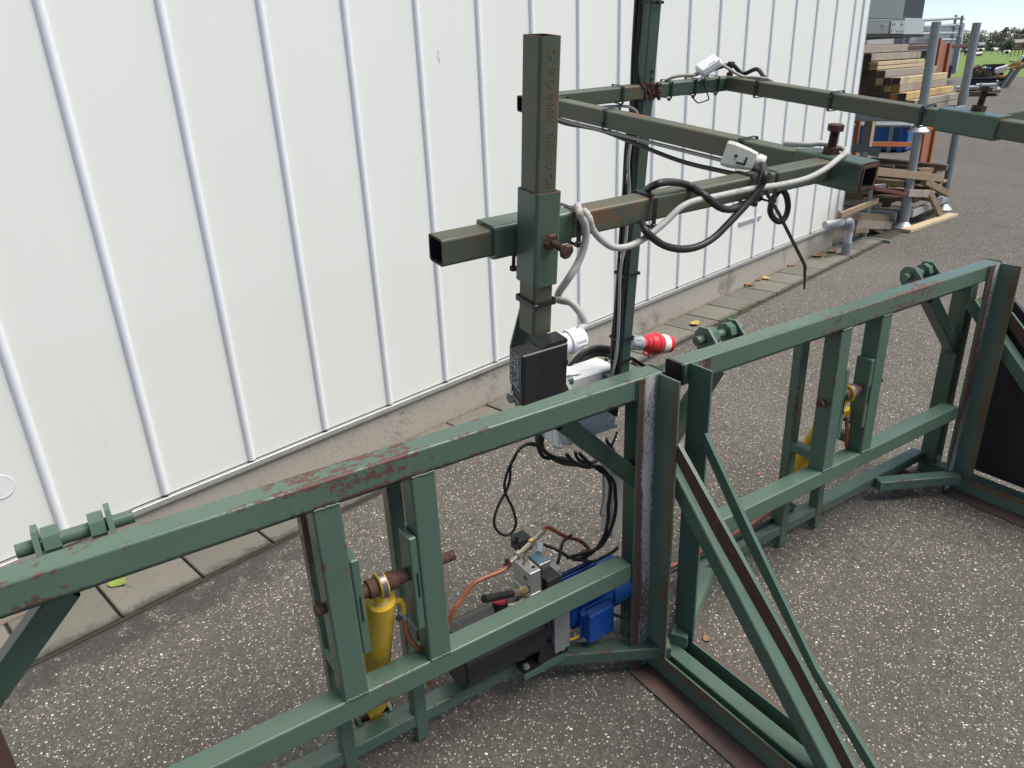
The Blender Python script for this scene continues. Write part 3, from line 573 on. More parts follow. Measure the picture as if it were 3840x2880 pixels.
for i in range(16):
    c = M(.018+rw.uniform(-.002, .012), -.022+rw.uniform(-.001, .002), .735+rw.uniform(-.020, .014)); r_ = rw.uniform(.002, .0045); mb.obox(c, (MX, MY, MZ), (r_, r_, r_), 'rust_weld', r_*.35)
part('rusty_weld', mb, mast)
def bolt(par, p, d, shank=.028, r=.0048, head=.0088, hh=.007, nut=.0095, nh=.008, name='clamp_bolt'):
    d = V(d).normalized(); p = V(p); mb = MB(); mb.cyl(p, p+d*nh, nut, 'rusty', n=6, flat=True)
    o = part(name, mb, par); mb = MB(); prof = [(nh, r*.85)]; t_ = nh
    while t_ < nh+shank: prof += [(t_+.0006, r), (t_+.0012, r*.82)]; t_ += .0014
    mb.lathe(p, d, prof, 'rusty', 14); mb.cyl(p+d*(nh+shank), p+d*(nh+shank+hh), head, 'rusty', n=6, flat=True); part('bolt_head', mb, o)
bolt(mast, M(-.282, -.706, .7535), MZ, .022, .0066, .0115, .0085, .0115, .009)
bolt(mast, M(.246, -.628, .7535), MZ+MX*.12, .024, .0062, .0110, .008, .0125, .009)
bolt(mast, M(.262, -.012, .749), MZ, .018, .0045, .0095, .0065, .0085, .007)
bolt(mast, M(-.8205, -.7775, .7430), -MY+MX*.25-MZ*.25, .016, .0038, .0078, .0060, .0088, .0042)
bolt(mast, M(-.8345, -.7330, .7200), -MZ+MX*-.05, .012, .0022, .0042, .0045, .0042, .003)
# faint letters left where the paint has come off the drop post
tc = bpy.data.curves.new('paint_letters', 'FONT'); tc.body = '8O C 8888   888 8 O 8  O'; tc.size = .0175; tc.extrude = .00018
to = bpy.data.objects.new('tmp', tc); COL.objects.link(to); dg = bpy.context.evaluated_depsgraph_get(); tm = bpy.data.meshes.new_from_object(to.evaluated_get(dg)); bpy.data.objects.remove(to)
R_ = Matrix((( MZ.x, -MX.x, -MY.x), (MZ.y, -MX.y, -MY.y), (MZ.z, -MX.z, -MY.z))); base = M(-.8165, -.7742, .796)
xs = [v.co.x for v in tm.vertices]; sc = .125/(max(xs)-min(xs))
mb = MB(); vs = [base + R_ @ V((v.co.x*sc, v.co.y*.62, v.co.z)) for v in tm.vertices]
for p_ in tm.polygons: mb.face([vs[i] for i in p_.vertices], 'letter_rust')
part('paint_letters', mb, mast)
# ------------------------------------------------------------------ sensor
sen = thing('light_sensor', M(-.835, -.785, .57), 'black photoelectric sensor with white cable gland under the drop post', 'sensor')
SX, SY0, SY1, SZ0, SZ1 = -.868, -.801, -.7765, .5745, .6355
mb = MB(); P = lambda x, y, z: M(x, y, z)
mb.obox(M(-.8385, (SY0+SY1)/2, (SZ0+SZ1)/2-.0008), (MX, MY, MZ), (.0295, (SY1-SY0)/2, (SZ1-SZ0)/2), 'black_box', .0012, {(2, 1): 'black_matt'})
mb.prism([M(-.8650, SY0-.0006, SZ0+.002), M(-.8530, SY0-.0006, SZ0+.002), M(-.8440, SY0-.0006, SZ1-.002), M(-.8650, SY0-.0006, SZ1-.002)], MY, .0008, 'tank_black'); part('housing', mb, sen)
mb = MB(); mb.prism([M(-.842, SY0+.001, SZ1), M(-.8095, SY0+.001, SZ1), M(-.8095, SY0+.001, SZ1+.004), M(-.8095, SY1, SZ1+.011), M(-.842, SY1, SZ1+.011)][0:3]+[M(-.838, SY0+.001, SZ1+.004)], MY, .022, 'black_box'); part('terminal_cover', mb, sen)
mb = MB(); mb.obox(M(-.8685, (SY0+SY1)/2, .614), (MX, MY, MZ), (.0006, .0105, .019), 'label_grey'); lo = part('rating_label', mb, sen)
mb = MB(); rw = random.Random(2)
for i in range(11):
    z = .631-.0034*i
    for k in range(3):
        if rw.random() < .75: mb.obox(M(-.8693, SY1-.004-.006*k-rw.uniform(0, .002), z), (MX, MY, MZ), (.0002, rw.uniform(.0008, .0022), .0006), 'label_text')
for y, z, h in ((-.780, .587, .0030), (-.781, .5915, .0012), (-.783, .5835, .0016), (-.7805, .5800, .0012)): mb.obox(M(-.8688, y, z), (MX, MY, MZ), (.0004, .0011, h), 'white_plastic')
mb.obox(M(-.8688, -.789, .5745+.004), (MX, (MY+MZ*.35).normalized(), MZ), (.0003, .0075, .0005), 'label_text'); mb.obox(M(-.8688, -.789, .594), (MX, (MY+MZ*.2).normalized(), MZ), (.0003, .0095, .0005), 'label_text')
part('print', mb, lo)
mb = MB(); mb.cyl(M(-.812, SY0-.0005, .5785), M(-.812, SY0+.001, .5785), .0020, 'rusty', n=10); part('housing_screw', mb, sen); mb = MB(); mb.obox(M(-.8112, SY0, .6115), (MX, MY, MZ), (.0022, .0008, .0030), 'black_matt'); part('side_latch', mb, sen)
gd = (MX*1.0+MZ*.10-MY*.05).normalized(); gc = M(-.8085, -.787, .626)
mb = MB(); mb.lathe(gc, gd, [(0, 0), (0, .0125), (.004, .0125), (.0045, .0118), (.0085, .0118), (.0095, .0138), (.0125, .0138), (.013, .0128), (.026, .0124), (.029, .0108), (.0292, .0052), (.026, .0050)], 'white_plastic', 26)
for i in range(12):
    a = 2*pi*i/12; e1 = gd.orthogonal().normalized(); e2 = gd.cross(e1); c = gc+gd*.020+(e1*cos(a)+e2*sin(a))*.0126; mb.obox(c, (gd, (e1*cos(a)+e2*sin(a)), gd.cross(e1*cos(a)+e2*sin(a))), (.006, .0007, .0013), 'white_plastic')
part('cable_gland', mb, sen)
# ------------------------------------------------------------------ zip ties
def tie(c, d, side, w, h, label, group='black cable ties', head=(0, -1), pad=.0018, bw=.0029, tail=0):
    """band round a bar: c centre, d bar axis, side/h axes; head on side (sx, sy)"""
    d = V(d).normalized(); a = V(side); a = (a-d*a.dot(d)).normalized(); b_ = d.cross(a); mb = MB()
    w2, h2 = w/2+pad, h/2+pad; r = .003; rg = []
    for cx, cy, t0 in ((w2-r, h2-r, 0), (-w2+r, h2-r, 90), (-w2+r, -h2+r, 180), (w2-r, -h2+r, 270)):
        for k in range(4): th = radians(t0+30*k); rg.append((cx, cy, cos(th), sin(th)))
    n = len(rg); th_ = .0011
    for i in range(n):
        A, B2 = rg[i], rg[(i+1) % n]
        oa = a*(A[0]+A[2]*r)+b_*(A[1]+A[3]*r); ob = a*(B2[0]+B2[2]*r)+b_*(B2[1]+B2[3]*r); na = a*A[2]+b_*A[3]; nb = a*B2[2]+b_*B2[3]
        mb.face([c+oa-d*bw, c+ob-d*bw, c+ob+d*bw, c+oa+d*bw], 'black_plastic', [na, nb, nb, na])
        for sg in (-1, 1):
            f = [c+oa+d*bw*sg, c+ob+d*bw*sg, c+ob-nb*th_+d*bw*sg, c+oa-na*th_+d*bw*sg]
            if sg < 0: f.reverse()
            mb.face(f, 'black_plastic')
    hc = c+a*(head[0]*(w2+.0015))+b_*(head[1]*(h2+.0015)); mb.obox(hc, (d, a, b_), (.0034, .0026, .0032), 'black_plastic', .0006)
    if tail: mb.obox(hc+(a*head[0]+b_*head[1]).normalized()*tail/2, (d, a, b_), (.0018, .0007+abs(head[0])*tail/2, .0007+abs(head[1])*tail/2), 'black_plastic')
    return single('cable_tie', mb, label, 'cable tie', group)
TT = [('side', M(-.2975, -.075, .7325), 'black cable tie round the left side arm, nearest the drop post'), ('side', M(-.2935, -.235, .7325), 'black cable tie round the left side arm where it crosses the mast'), ('side', M(-.2865, -.560, .7325), 'black cable tie on the left side arm just behind the white plug housing'),
      ('side2', M(.2550, -.120, .7325), 'black cable tie round the right side arm near the rear corner'), ('side2', M(.2460, -.330, .7325), 'black cable tie half way along the right side arm'), ('side2', M(.2370, -.540, .7325), 'black cable tie on the right side arm just before its sleeve')]
for k, c, lb in TT: tie(c, MY, MX, .037 if k == 'side' else .040, .036, lb, head=(-1, -.35) if k == 'side2' else (-1, .3))
for x, lb in ((-.085, 'black cable tie on the cross arm just left of the mast'), (.062, 'black cable tie on the cross arm just right of the rusty mast weld'), (.140, 'black cable tie on the cross arm left of the small white junction box'), (.215, 'black cable tie on the cross arm at the rear corner')):
    tie(M(x, -.004, .7325), MX, MY, .036, .036, lb, head=(-.6, -1))
for x, lb, w in ((-.752, 'black cable tie on the front arm right of the drop post', .036), (-.640, 'black cable tie holding the grey and thick black cable to the front arm', .034), (-.465, 'black cable tie on the front arm left of the clear gap below the white plug', .034), (-.430, 'black cable tie on the front arm below the white plug housing', .036)):
    if 'clear gap' in lb: lb = 'long-tailed black cable tie hanging from the front arm below the white plug'
    tie(M(x, -.718, .733), MX, MY, w, w, lb, head=(-.9, -.8), pad=.0022)
for z, lb, hd in ((.915, 'black cable tie at the very top of the mast', (0, -1)), (.290, 'black cable tie holding the cable bundle half way up the mast', (-1, 0)), (.105, 'frayed black cable tie on the mast above the red plug', (.6, -1)), (.040, 'black cable tie at the mast foot with its tail behind the red plug', (.9, -.6))):
    tie(M(-.010 if z < .9 else -.004, 0, z), MZ, MX, .052 if z < .9 else .036, .044, lb, head=hd, pad=.001)
tie(M(-.8235, -.759, .6740), MZ, MX, .0275, .032, 'black cable tie round the drop post above the sensor', head=(-.85, -1), bw=.0028)
# long tail hanging from the tie
a0, a1, a2, a3 = aM(2866, 712, -.745), aM(2919, 800, -.748), aM(3018, 997, -.755), aM(3015, 1084, -.760)
mb = MB(); sx = (RT*.8+FW*.6).normalized()
for p, q, w0, w1 in ((a0, a1, .0023, .0023), (a1, a2, .0023, .0023), (a2, a3, .0023, .0012)):
    sd_ = ((q-p).cross(FW)).normalized(); nn_ = (q-p).cross(sd_).normalized()
    mb.prism([p-sd_*w0, p+sd_*w0, q+sd_*w1, q-sd_*w1], nn_, .0012, 'black_plastic')
single('tie_tail', mb, 'long bent black tie tail hanging free in front of the white wall', 'cable tie')
# ------------------------------------------------------------------ cables
def cable(name, pts, r, m, label, cat='cable', group=None, n=8, sub=6): mb = MB(); mb.sweep(pts, r, m, n, sub); return single(name, mb, label, cat, group)
rc = random.Random(11)
for i in range(5):
    xo = -.0265 - .0035*(i % 2); yo = -.014+.0075*i
    pts = [M(xo + .005 + (0 if i > 2 else .002) - .004*sin(pi*min(1, max(0, (1.15-z)/.42))) * (1 if i > 2 else .2), (.012 + .003*i)+rc.uniform(-.001, .001), z) for z in (1.2, 1.08, .95, .86, .78)]
    pts += [M(xo-.002+rc.uniform(-.002, .002), yo+rc.uniform(-.003, .003), z) for z in (.70, .60, .50, .40, .30)] + [M(xo-.004+rc.uniform(-.002, .002), yo-.004+rc.uniform(-.002, .002), z) for z in (.20, .12, .05)] + [M(xo-.004, yo-.012, -.03), M(xo-.002, yo-.010, -.13)]
    cable('mast_cable', pts, .0034 if i % 2 else .0042, 'cable_black', ('rearmost', 'second rearmost', 'middle', 'second nearest', 'nearest and outermost')[4-i]+' black cable of the bundle tied down the left face of the mast', 'cable', 'black cables tied down the mast')
cable('mast_cable', [aM(2369, 512, -.030), aM(2356, 610, -.034), aM(2360, 720, -.032), aM(2352, 850, -.034), aM(2343, 930, -.036), aM(2327, 1010, -.036), aM(2322, 1150, -.034), aM(2318, 1262, -.033), aM(2309, 1345, -.034), aM(2297, 1400, -.034), aM(2292, 1460, -.03)], .0036, 'cable_grey', 'single grey cable running down the front of the black mast bundle')
fy = -.745
g_ = [(2159, 780), (2176, 806), (2195, 850), (2194, 910), (2170, 980), (2133, 1042), (2102, 1085)]
cable('sensor_cable', [aM(2166, 770, -.735)]+[aM(x, y, -.752) for x, y in g_[1:-1]]+[aM(2100, 1090, -.742), aM(2090, 1112, -.730)], .0042, 'grey_cable_dirty', 'grey cable hanging from the front arm down to the back of the drop post')
cable('sensor_cable', [aM(2085, 1122, -.735), aM(2110, 1128, -.757), aM(2143, 1136, -.770), aM(2180, 1180, -.779), aM(2192, 1220, -.783), gc+gd*.024+Z_*.010, gc+gd*.022], .0044, 'grey_cable_dirty', 'short grey cable looping from the drop post into the white gland')
G2 = [(2208, 815), (2222, 860), (2256, 900), (2301, 927), (2355, 924), (2423, 890), (2491, 836), (2553, 778), (2610, 752), (2684, 737), (2752, 722), (2820, 708), (2880, 700), (2933, 692), (3023, 670), (3090, 637)]
cable('arm_cable', [aM(2190, 790, -.735)]+[aM(x, y, -.750) for x, y in G2]+[aM(3140, 598, -.745), aM(3172, 566, -.725), M(-.262, -.690, .760), M(-.275, -.680, .762), M(-.292, -.668, .760), M(-.302, -.640, .758)], .0040, 'grey_cable_dirty', 'pale grey cable sagging along the front arm and round the rusty clamp bolt')
K1 = [(2868, 650), (2858, 690), (2825, 735), (2797, 769), (2729, 841), (2675, 893), (2616, 925), (2553, 934), (2490, 920), (2440, 885)]
cable('arm_cable', [aM(2846, 600, -.690), aM(2862, 620, -.715)]+[aM(x, y, -.755) for x, y in K1]+[aM(2412, 850, -.745), aM(2404, 800, -.690), aM(2405, 750, -.690), aM(2425, 712, -.700)]+[aM(x, y, -.728) for x, y in ((2460, 692), (2500, 683), (2547, 686), (2589, 699))]+[aM(x, y, -.752) for x, y in ((2644, 735), (2693, 774), (2735, 786))]+[aM(2775, 772, -.748), aM(2815, 755, -.735), aM(2850, 742, -.70)], .0046, 'cable_black', 'thick black cable looping round the front arm into the white plug')
L1 = [(2905, 735), (2892, 765), (2889, 795), (2902, 820), (2926, 831), (2946, 812), (2955, 775), (2949, 735), (2935, 712)]
cable('arm_cable', [aM(2935, 700, -.695)]+[aM(x, y, -.715) for x, y in L1]+[aM(2930, 695, -.69)], .0042, 'cable_black', 'small black cable loop hanging under the front arm')
cable('arm_cable', [M(-.300, -.05, .712), M(-.305, -.10, .706), M(-.296, -.20, .708), M(-.300, -.30, .703), M(-.290, -.42, .690), M(-.290, -.52, .692), M(-.305, -.60, .700), M(-.330, -.655, .712)], .0040, 'cable_black', 'black cable slung beneath the left side arm')
cable('arm_cable', [M(-.303, -.045, .7135), M(-.307, -.12, .7115), M(-.302, -.24, .7110), M(-.300, -.34, .7105), M(-.296, -.45, .7100), M(-.296, -.58, .7110)], .0034, 'cable_grey', 'grey cable tucked under the left side arm')
cable('arm_cable', [M(-.303, .005, .752), M(-.3150, -.008, .757), M(-.3120, -.022, .748), M(-.300, -.03, .722), M(-.20, -.008, .711), M(-.10, -.008, .708), M(-.050, -.012, .702), M(-.030, -.018, .68), M(-.028, -.020, .62)], .0032, 'cable_grey', 'thin grey cable under the cross arm left of the mast')
cable('arm_cable', [M(.300, -.02, .752), M(.275, -.008, .771), M(.262, .0, .772), M(.225, .005, .765), M(.19, .01, .755)][::-1]+[M(.300, -.06, .766), M(.285, -.10, .752), M(.284, -.13, .740), M(.282, -.15, .728)], .0050, 'cable_black', 'thick black cable curving over the rear corner of the arms')
# small junction box on the cross arm
jb = thing('cable_junction_box', M(.175, -.01, .75), 'small white tilted junction box tied on the cross arm corner', 'junction box')
cxx = M(.177, -.020, .776); e1 = (RT*.82+UP*.50-FW*.10).normalized(); e3 = (-FW*.72+UP*.55-RT*.30); e3 = (e3-e1*e3.dot(e1)).normalized(); e2 = e3.cross(e1)
mb = MB(); mb.obox(cxx, (e1, e2, e3), (.0270, .0195, .0085), 'box_grey', .0045); mb.obox(cxx+e3*.0095, (e1, e2, e3), (.0255, .018, .0028), 'white_plastic', .0025); part('lid', mb, jb)
mb = MB()
for sg in (-1, 1): mb.sweep([cxx-e1*.025-e2*.012*sg-e3*.006, cxx-e1*.040-e2*.016*sg-e3*.006, cxx-e1*.043-e2*.006*sg-e3*.006], .0022, 'box_grey', 6, 4)
mb.obox(cxx+e3*.0125+e1*.004-e2*.0125, (e1, e2, e3), (.008, .0007, .0002), 'label_grey'); part('strap_eye', mb, jb)
cable('arm_cable', [cxx-e1*.020, cxx-e1*.034-Z_*.001, M(.110, -.012, .760), M(.085, -.006, .758), M(.072, .0, .753), M(.066, .006, .748)], .0036, 'cable_beige', 'beige cable leaving the small white junction box to the left')
cable('arm_cable', [cxx+e1*.026, cxx+e1*.034-Z_*.012, M(.262, -.050, .752), M(.266, -.085, .7525), M(.275, -.12, .751), M(.284, -.14, .740), M(.284, -.16, .726)], .0034, 'grey_cable_dirty', 'grey cable leaving the small white junction box over the right side arm')
cable('tie_loop', [cxx-e1*.012-e2*.016, M(.163, -.024, .742), M(.172, -.028, .722), M(.180, -.030, .704), M(.176, -.028, .701), M(.155, -.026, .697), M(.147, -.024, .699), M(.134, -.018, .712)], .0016, 'black_plastic', 'loose black tie loop dangling under the small white junction box', 'cable tie')
# white plug housing marked L
cn = thing('plug_housing', aM(2790, 560, -.665), 'scuffed off-white plug housing marked L lying on the front arm', 'plug')
a_ = aM(2722, 575, -.668); b2 = aM(2832, 606, -.700); ex = (b2-a_).normalized(); ez = (UP*.93-FW*.34+RT*.25); ez = (ez-ex*ez.dot(ex)).normalized(); ey = ez.cross(ex)
mb = MB(); L_ = (b2-a_).length
def ring(t_, hw, hh): return [a_+ex*t_+ey*(hw*x)+ez*(hh*y) for x, y in ((-1, -.75), (-.8, -1), (.8, -1), (1, -.75), (1, .75), (.8, 1), (-.8, 1), (-1, .75))]
sec = [(-.002, .0125, .0150), (.0, .0135, .0165), (.0070, .0138, .0168), (.0073, .0133, .0163), (.0080, .0133, .0163), (.0085, .0138, .0168), (L_*.72, .0125, .0140), (L_, .0105, .0115)]
RR = [ring(*q) for q in sec]
for A, B2 in zip(RR, RR[1:]):
    for i in range(8): j = (i+1) % 8; mb.face([A[i], A[j], B2[j], B2[i]], 'dirty_white')
mb.face(RR[0][::-1], 'dirty_white'); mb.face(RR[-1], 'dirty_white'); part('housing', mb, cn)
mb = MB(); mb.lathe(a_+ex*(L_-.001), ex, [(0, .0095), (.003, .0095), (.003, .0112), (.012, .0108), (.0135, .0095), (.0135, .0060), (.004, .0055), (.004, 0)], 'dirty_white', 8, {5: 'black_matt', 6: 'black_matt', 4: 'dirty_white'}); part('gland_nut', mb, cn)
mb = MB(); fc = -ey if (-ey).dot(FW) < 0 else ey
of = fc*.01385
mb.obox(a_+ex*.0235+of*1.0-ez*.0075, (ex, fc, ez), (.0060, .0004, .0013), 'marker'); mb.obox(a_+ex*.0285+of*.985-ez*.0030, (ex, fc, ez), (.0013, .0005, .0050), 'marker'); part('letter_mark', mb, cn)
mb = MB(); mb.cyl(a_+ex*.0145+of*.98, a_+ex*.0145+of*1.04, .0025, 'dirty_white', n=14, capm='label_grey'); mb.obox(a_+ex*.0145+of*1.05, (ex, fc, ez), (.0003, .0002, .0022), 'marker'); part('screw', mb, cn)
# ------------------------------------------------------------------ white control box, red plug, coil of cable
cb = thing('control_box', (1.18, 1.50, .75), 'white plastic control box with cable glands hung behind the top beam', 'control box')
bx0, bx1, by0, by1, bz0, bz1 = 1.078, 1.288, 1.478, 1.565, .738, .934
mb = MB(); mb.box((bx0, by0, bz0), (bx1, by0+.030, bz1), 'box_grey', .004); part('lid', mb, cb)
mb = MB(); mb.box((bx0+.002, by0+.0305, bz0+.002), (bx1-.002, by1, bz1+.002), 'box_grey', .004, {(2, 1): 'white_plastic'}); part('housing', mb, cb)
mb = MB(); mb.prism([(1.105, 1.505, .9372), (1.165, 1.488, .9380), (1.195, 1.53, .9385), (1.13, 1.555, .9374)], Z_, .0015, 'white_plastic'); part('paper_sheet', mb, cb)
for x, z, r_ in ((bx0+.028, bz0+.030, .012), (bx1-.026, bz0+.030, .012), (bx0+.010, bz0+.008, .006), (bx1-.008, bz0+.012, .006)):
    mb = MB(); mb.lathe((x, by0, z), -Y_, [(0, r_), (.008, r_), (.009, r_*.85), (.009, 0)], 'white_plastic', 20)
    for k in range(3): a = 2*pi*k/3; mb.cyl((x+r_*.45*cos(a), by0-.009, z+r_*.45*sin(a)), (x+r_*.45*cos(a), by0-.0095, z+r_*.45*sin(a)), r_*.13, 'label_grey', n=8)
    part('screw_cap', mb, cb)
for x in (1.112, 1.150, 1.205, 1.235):
    mb = MB(); mb.lathe((x, 1.525, bz0+.002), -Z_, [(0, .014), (.010, .014), (.011, .016), (.024, .0155), (.028, .012), (.028, 0)], 'box_beige', 12); part('cable_gland', mb, cb)
pg_ = thing('power_plug', (1.44, 1.50, .90), 'red and grey five-pin power plug with white tape beside the mast', 'plug')
pd = V((.965, .03, -.262)).normalized(); pp0 = V((1.348, 1.495, .985)); 
mb = MB(); mb.lathe(pp0, pd, [(0, 0.0000), (0, 0.0168), (.004, 0.0197), (.028, 0.0197), (.036, 0.0214), (.044, 0.0214), (.046, 0.0193)], 'grey_plastic', 28)
for i in range(8):
    a = 2*pi*i/8; e1_ = pd.orthogonal().normalized(); e2_ = pd.cross(e1_); rr = e1_*cos(a)+e2_*sin(a); mb.obox(pp0+pd*.018+rr*.0200, (pd, rr, pd.cross(rr)), (.011, .001, .0035), 'grey_plastic', .0006)
part('cable_clamp', mb, pg_)
mb = MB(); mb.lathe(pp0, pd, [(.046, 0.0176), (.058, 0.0176), (.062, 0.0218), (.070, 0.0227), (.076, 0.0277), (.090, 0.0302), (.096, 0.0307), (.098, 0.0332), (.104, 0.0336), (.108, 0.0315), (.112, 0.0311), (.116, 0.0290), (.122, 0.0286), (.122, 0.0000)], 'red_plastic', 32); part('housing', mb, pg_)
mb = MB(); mb.lathe(pp0, pd, [(.122, 0.0281), (.148, 0.0277), (.148, 0.0000)], 'paper', 32); part('tape_band', mb, pg_)
mb = MB(); mb.lathe(pp0, pd, [(.148, 0.0265), (.166, 0.0260), (.168, 0.0244), (.168, 0.0210), (.152, 0.0202), (.152, 0.0000)], 'red_plastic', 32); part('contact_collar', mb, pg_)
mb = MB(); q_ = pp0+pd*.060; dnn = (DNv := (-UP)); dnn = (dnn-pd*dnn.dot(pd)).normalized(); mb.sweep([q_+dnn*.017, q_+dnn*.030-pd*.004, q_+dnn*.034+pd*.012, q_+dnn*.028+pd*.026, q_+dnn*.022+pd*.034], .003, 'red_plastic', 8, 5); part('finger_hook', mb, pg_)
rc = random.Random(5)
def coil(px, Yp, r, lab, grp, m='cable_black'): return cable('supply_cable', [aY(x, y, Yp+o) for (x, y, o) in px], r, m, lab, 'cable', grp)
GR = 'coiled black supply cable'
for k, (o, a, b_) in enumerate(((0, 0, 0), (.008, 5, 10), (.016, 12, 18), (.010, -7, 30))):
    pts = [(2296, 1306+b_, .02), (2240, 1300+b_, .01), (2190, 1318+b_, 0), (2150, 1355+b_, 0), (2120, 1400+a, 0), (2100, 1470, 0), (2040+a, 1590, 0), (2020+a, 1650+a, 0), (2045+a, 1695+b_*.6, 0), (2110, 1725+a, 0), (2190, 1738+b_*.3, .01), (2245, 1725, .02), (2300, 1700, .02)]
    coil([(x, y, z+o) for x, y, z in pts], 1.56+o, .0058, 'thick black cable coiled round the white control box, strand %s' % ('lowest in the coil', 'second from below', 'third from below', 'highest and loosest')[k], GR)
coil([(2275, 1345, 0), (2262, 1370, 0), (2243, 1390, 0), (2235, 1420, .0)], 1.60, .0058, 'short black cable end dropping behind the control box', GR)
coil([(2370, 1345, 0), (2410, 1370, 0), (2450, 1395, .02), (2500, 1430, .04)], 1.52, .0058, 'black cable leaving the mast foot under the red plug', GR)
coil([(2370, 1362, 0), (2400, 1392, 0), (2440, 1420, .02)], 1.50, .0058, 'second black cable at the mast foot, below the plug cable', GR)
cz = lambda pts: [(1750+x*650/2157, 1600+y*650/2157) for x, y in pts]
LP = cz([(890, 225), (820, 205), (720, 225), (640, 300), (580, 420), (530, 500), (490, 620), (470, 730), (480, 820), (520, 910), (570, 1010), (605, 1130), (610, 1220), (570, 1310), (500, 1352), (420, 1330), (360, 1260), (340, 1170), (370, 1040), (420, 930), (470, 840), (515, 740), (540, 640), (545, 520), (580, 400), (660, 280), (760, 225), (880, 235)])
cable('hanging_cable', [aY(x, y, 1.50+.004*sin(i)) for i, (x, y) in enumerate(LP)], .0040, 'cable_black', 'black cable hanging in a long figure-eight loop over the asphalt', n=8, sub=6)
for k, (pts, r) in enumerate(((cz([(1240, 340), (1290, 400), (1380, 470), (1500, 505), (1600, 490), (1680, 510), (1760, 600), (1835, 700), (1850, 850), (1855, 1000), (1830, 1160), (1780, 1300), (1700, 1450), (1600, 1530), (1450, 1580), (1250, 1630)]), .0058), (cz([(1400, 330), (1500, 430), (1620, 520), (1740, 610), (1785, 720), (1780, 850), (1760, 1000), (1760, 1150), (1720, 1330), (1640, 1480), (1540, 1580), (1420, 1640), (1330, 1655)]), .0058), (cz([(1350, 310), (1370, 380), (1430, 430), (1520, 440)]), .0052), (cz([(1740, 150), (1750, 190), (1790, 240), (1830, 300)]), .0055), (cz([(1870, 60), (1850, 130), (1800, 250)]), .0035))):
    cable('control_cable', [aY(x, y, 1.53 if k > 1 else 1.515-.03*min(1, i/10)) for i, (x, y) in enumerate(pts)], r, 'cable_black', ['thick black cable dropping from the control box to the pump, outer one', 'thick black cable dropping from the control box to the pump, inner one', 'short black cable bent under the left gland of the control box', 'short black cable under the right gland of the control box', 'thin black cable at the right edge of the control box'][k])
cable('control_cable', [aY(x, y, 1.54) for x, y in cz([(1700, 560), (1705, 700), (1705, 850), (1690, 960), (1665, 1060), (1690, 1110), (1750, 1075)])], .0026, 'cable_beige', 'thin beige cable hanging left of the long grey box')
lb = MB(); q1_, q2_ = aY(*cz([(1790, 1410)])[0], 1.545), aY(*cz([(1806, 640)])[0], 1.545)
lb.box((q2_.x, 1.545, q1_.z), (q2_.x+.075, 1.60, q2_.z+.03), 'box_beige', .006); lbx = single('switch_box', lb, 'long narrow grey box fixed beside the centre upright', 'switch box')
# ------------------------------------------------------------------ hydraulic power unit
pu = thing('hydraulic_pump', (.95, 1.468, .107), 'hydraulic pump unit with black tank, valve block and blue motor', 'hydraulic pump')
YC, ZC, RC = 1.470, .208, .094
mb = MB(); mb.lathe((.690, YC, ZC), X_, [(0, 0), (0, RC*.86), (.004, RC*.97), (.020, RC), (.024, RC*1.015), (.034, RC*1.015), (.038, RC), (.245, RC), (.262, RC*.97), (.275, RC*.86), (.29, RC*.84)], 'tank_black', 48); tk = part('oil_tank', mb, pu)
mb = MB(); mb.lathe((.848, YC-.015, ZC+RC-.003), Z_, [(0, .018), (.022, .018), (.024, .0225), (.044, .0225), (.045, .0205), (.048, .0205), (.049, 0)], 'black_plastic', 30, {5: 'red_cap', 4: 'red_cap', 3: 'red_cap'}); part('filler_cap', mb, tk)
mb = MB(); mb.prism([(.988, 1.388, .120), (.988, 1.555, .120), (.988, 1.555, .30), (.988, 1.388, .30)], X_, .036, 'cast'); mb.box((1.0245, 1.391, .118), (1.047, 1.55, .30), 'alu', .002); part('flange', mb, pu)
mb = MB(); mb.prism([(.875, 1.386, .1065), (.935, 1.386, .1065), (.965, 1.395, .1065), (.975, 1.392, .1065), (1.035, 1.386, .1065), (1.04, 1.42, .1065), (.875, 1.44, .1065)], Z_, .005, 'black_plastic')
mb.prism([(.925, 1.389, .11), (1.0, 1.389, .11), (.985, 1.400, .16), (.945, 1.400, .16)], Y_, .005, 'black_plastic'); part('mounting_foot', mb, pu)
for x in (.893, 1.022): mb = MB(); mb.cyl((x, 1.402, .1115), (x, 1.402, .119), .0085, 'galv', n=6, flat=True); mb.cyl((x, 1.402, .1115), (x, 1.402, .1135), .011, 'galv', n=16); part('foot_bolt', mb, pu)
mb = MB(); mb.lathe((1.048, YC, ZC), X_, [(0, .050), (.012, .072), (.05, .073), (.17, .073), (.175, .079), (.235, .079), (.252, .070), (.258, .04), (.258, 0)], 'blue_motor', 40)
for i in range(26):
    a = 2*pi*i/26; e = V((0, cos(a), sin(a))); mb.obox(V((1.145, YC, ZC))+e*.077, (X_, e, X_.cross(e)), (.066, .006, .0018), 'blue_dark' if i % 2 else 'blue_motor')
mo = part('motor', mb, pu)
mb = MB(); tb0 = V((1.138, 1.352, .178)); 
mb.obox(tb0+V((0, .018, 0)), (X_, Y_, Z_), (.047, .017, .050), 'blue_motor', .003); mb.obox(tb0+V((0, .040, 0)), (X_, Y_, Z_), (.052, .004, .055), 'blue_motor', .002); part('terminal_box', mb, mo)
mb = MB(); mb.lathe((1.085, 1.378, .232), V((-.3, -.4, .2)), [(0, .008), (.012, .008), (.012, 0)], 'blue_motor', 10); mb.prism([(1.060, 1.398, .20), (1.088, 1.398, .20), (1.088, 1.398, .235), (1.072, 1.398, .240), (1.060, 1.398, .225)], Y_, .008, 'blue_motor'); part('lifting_eye', mb, mo)
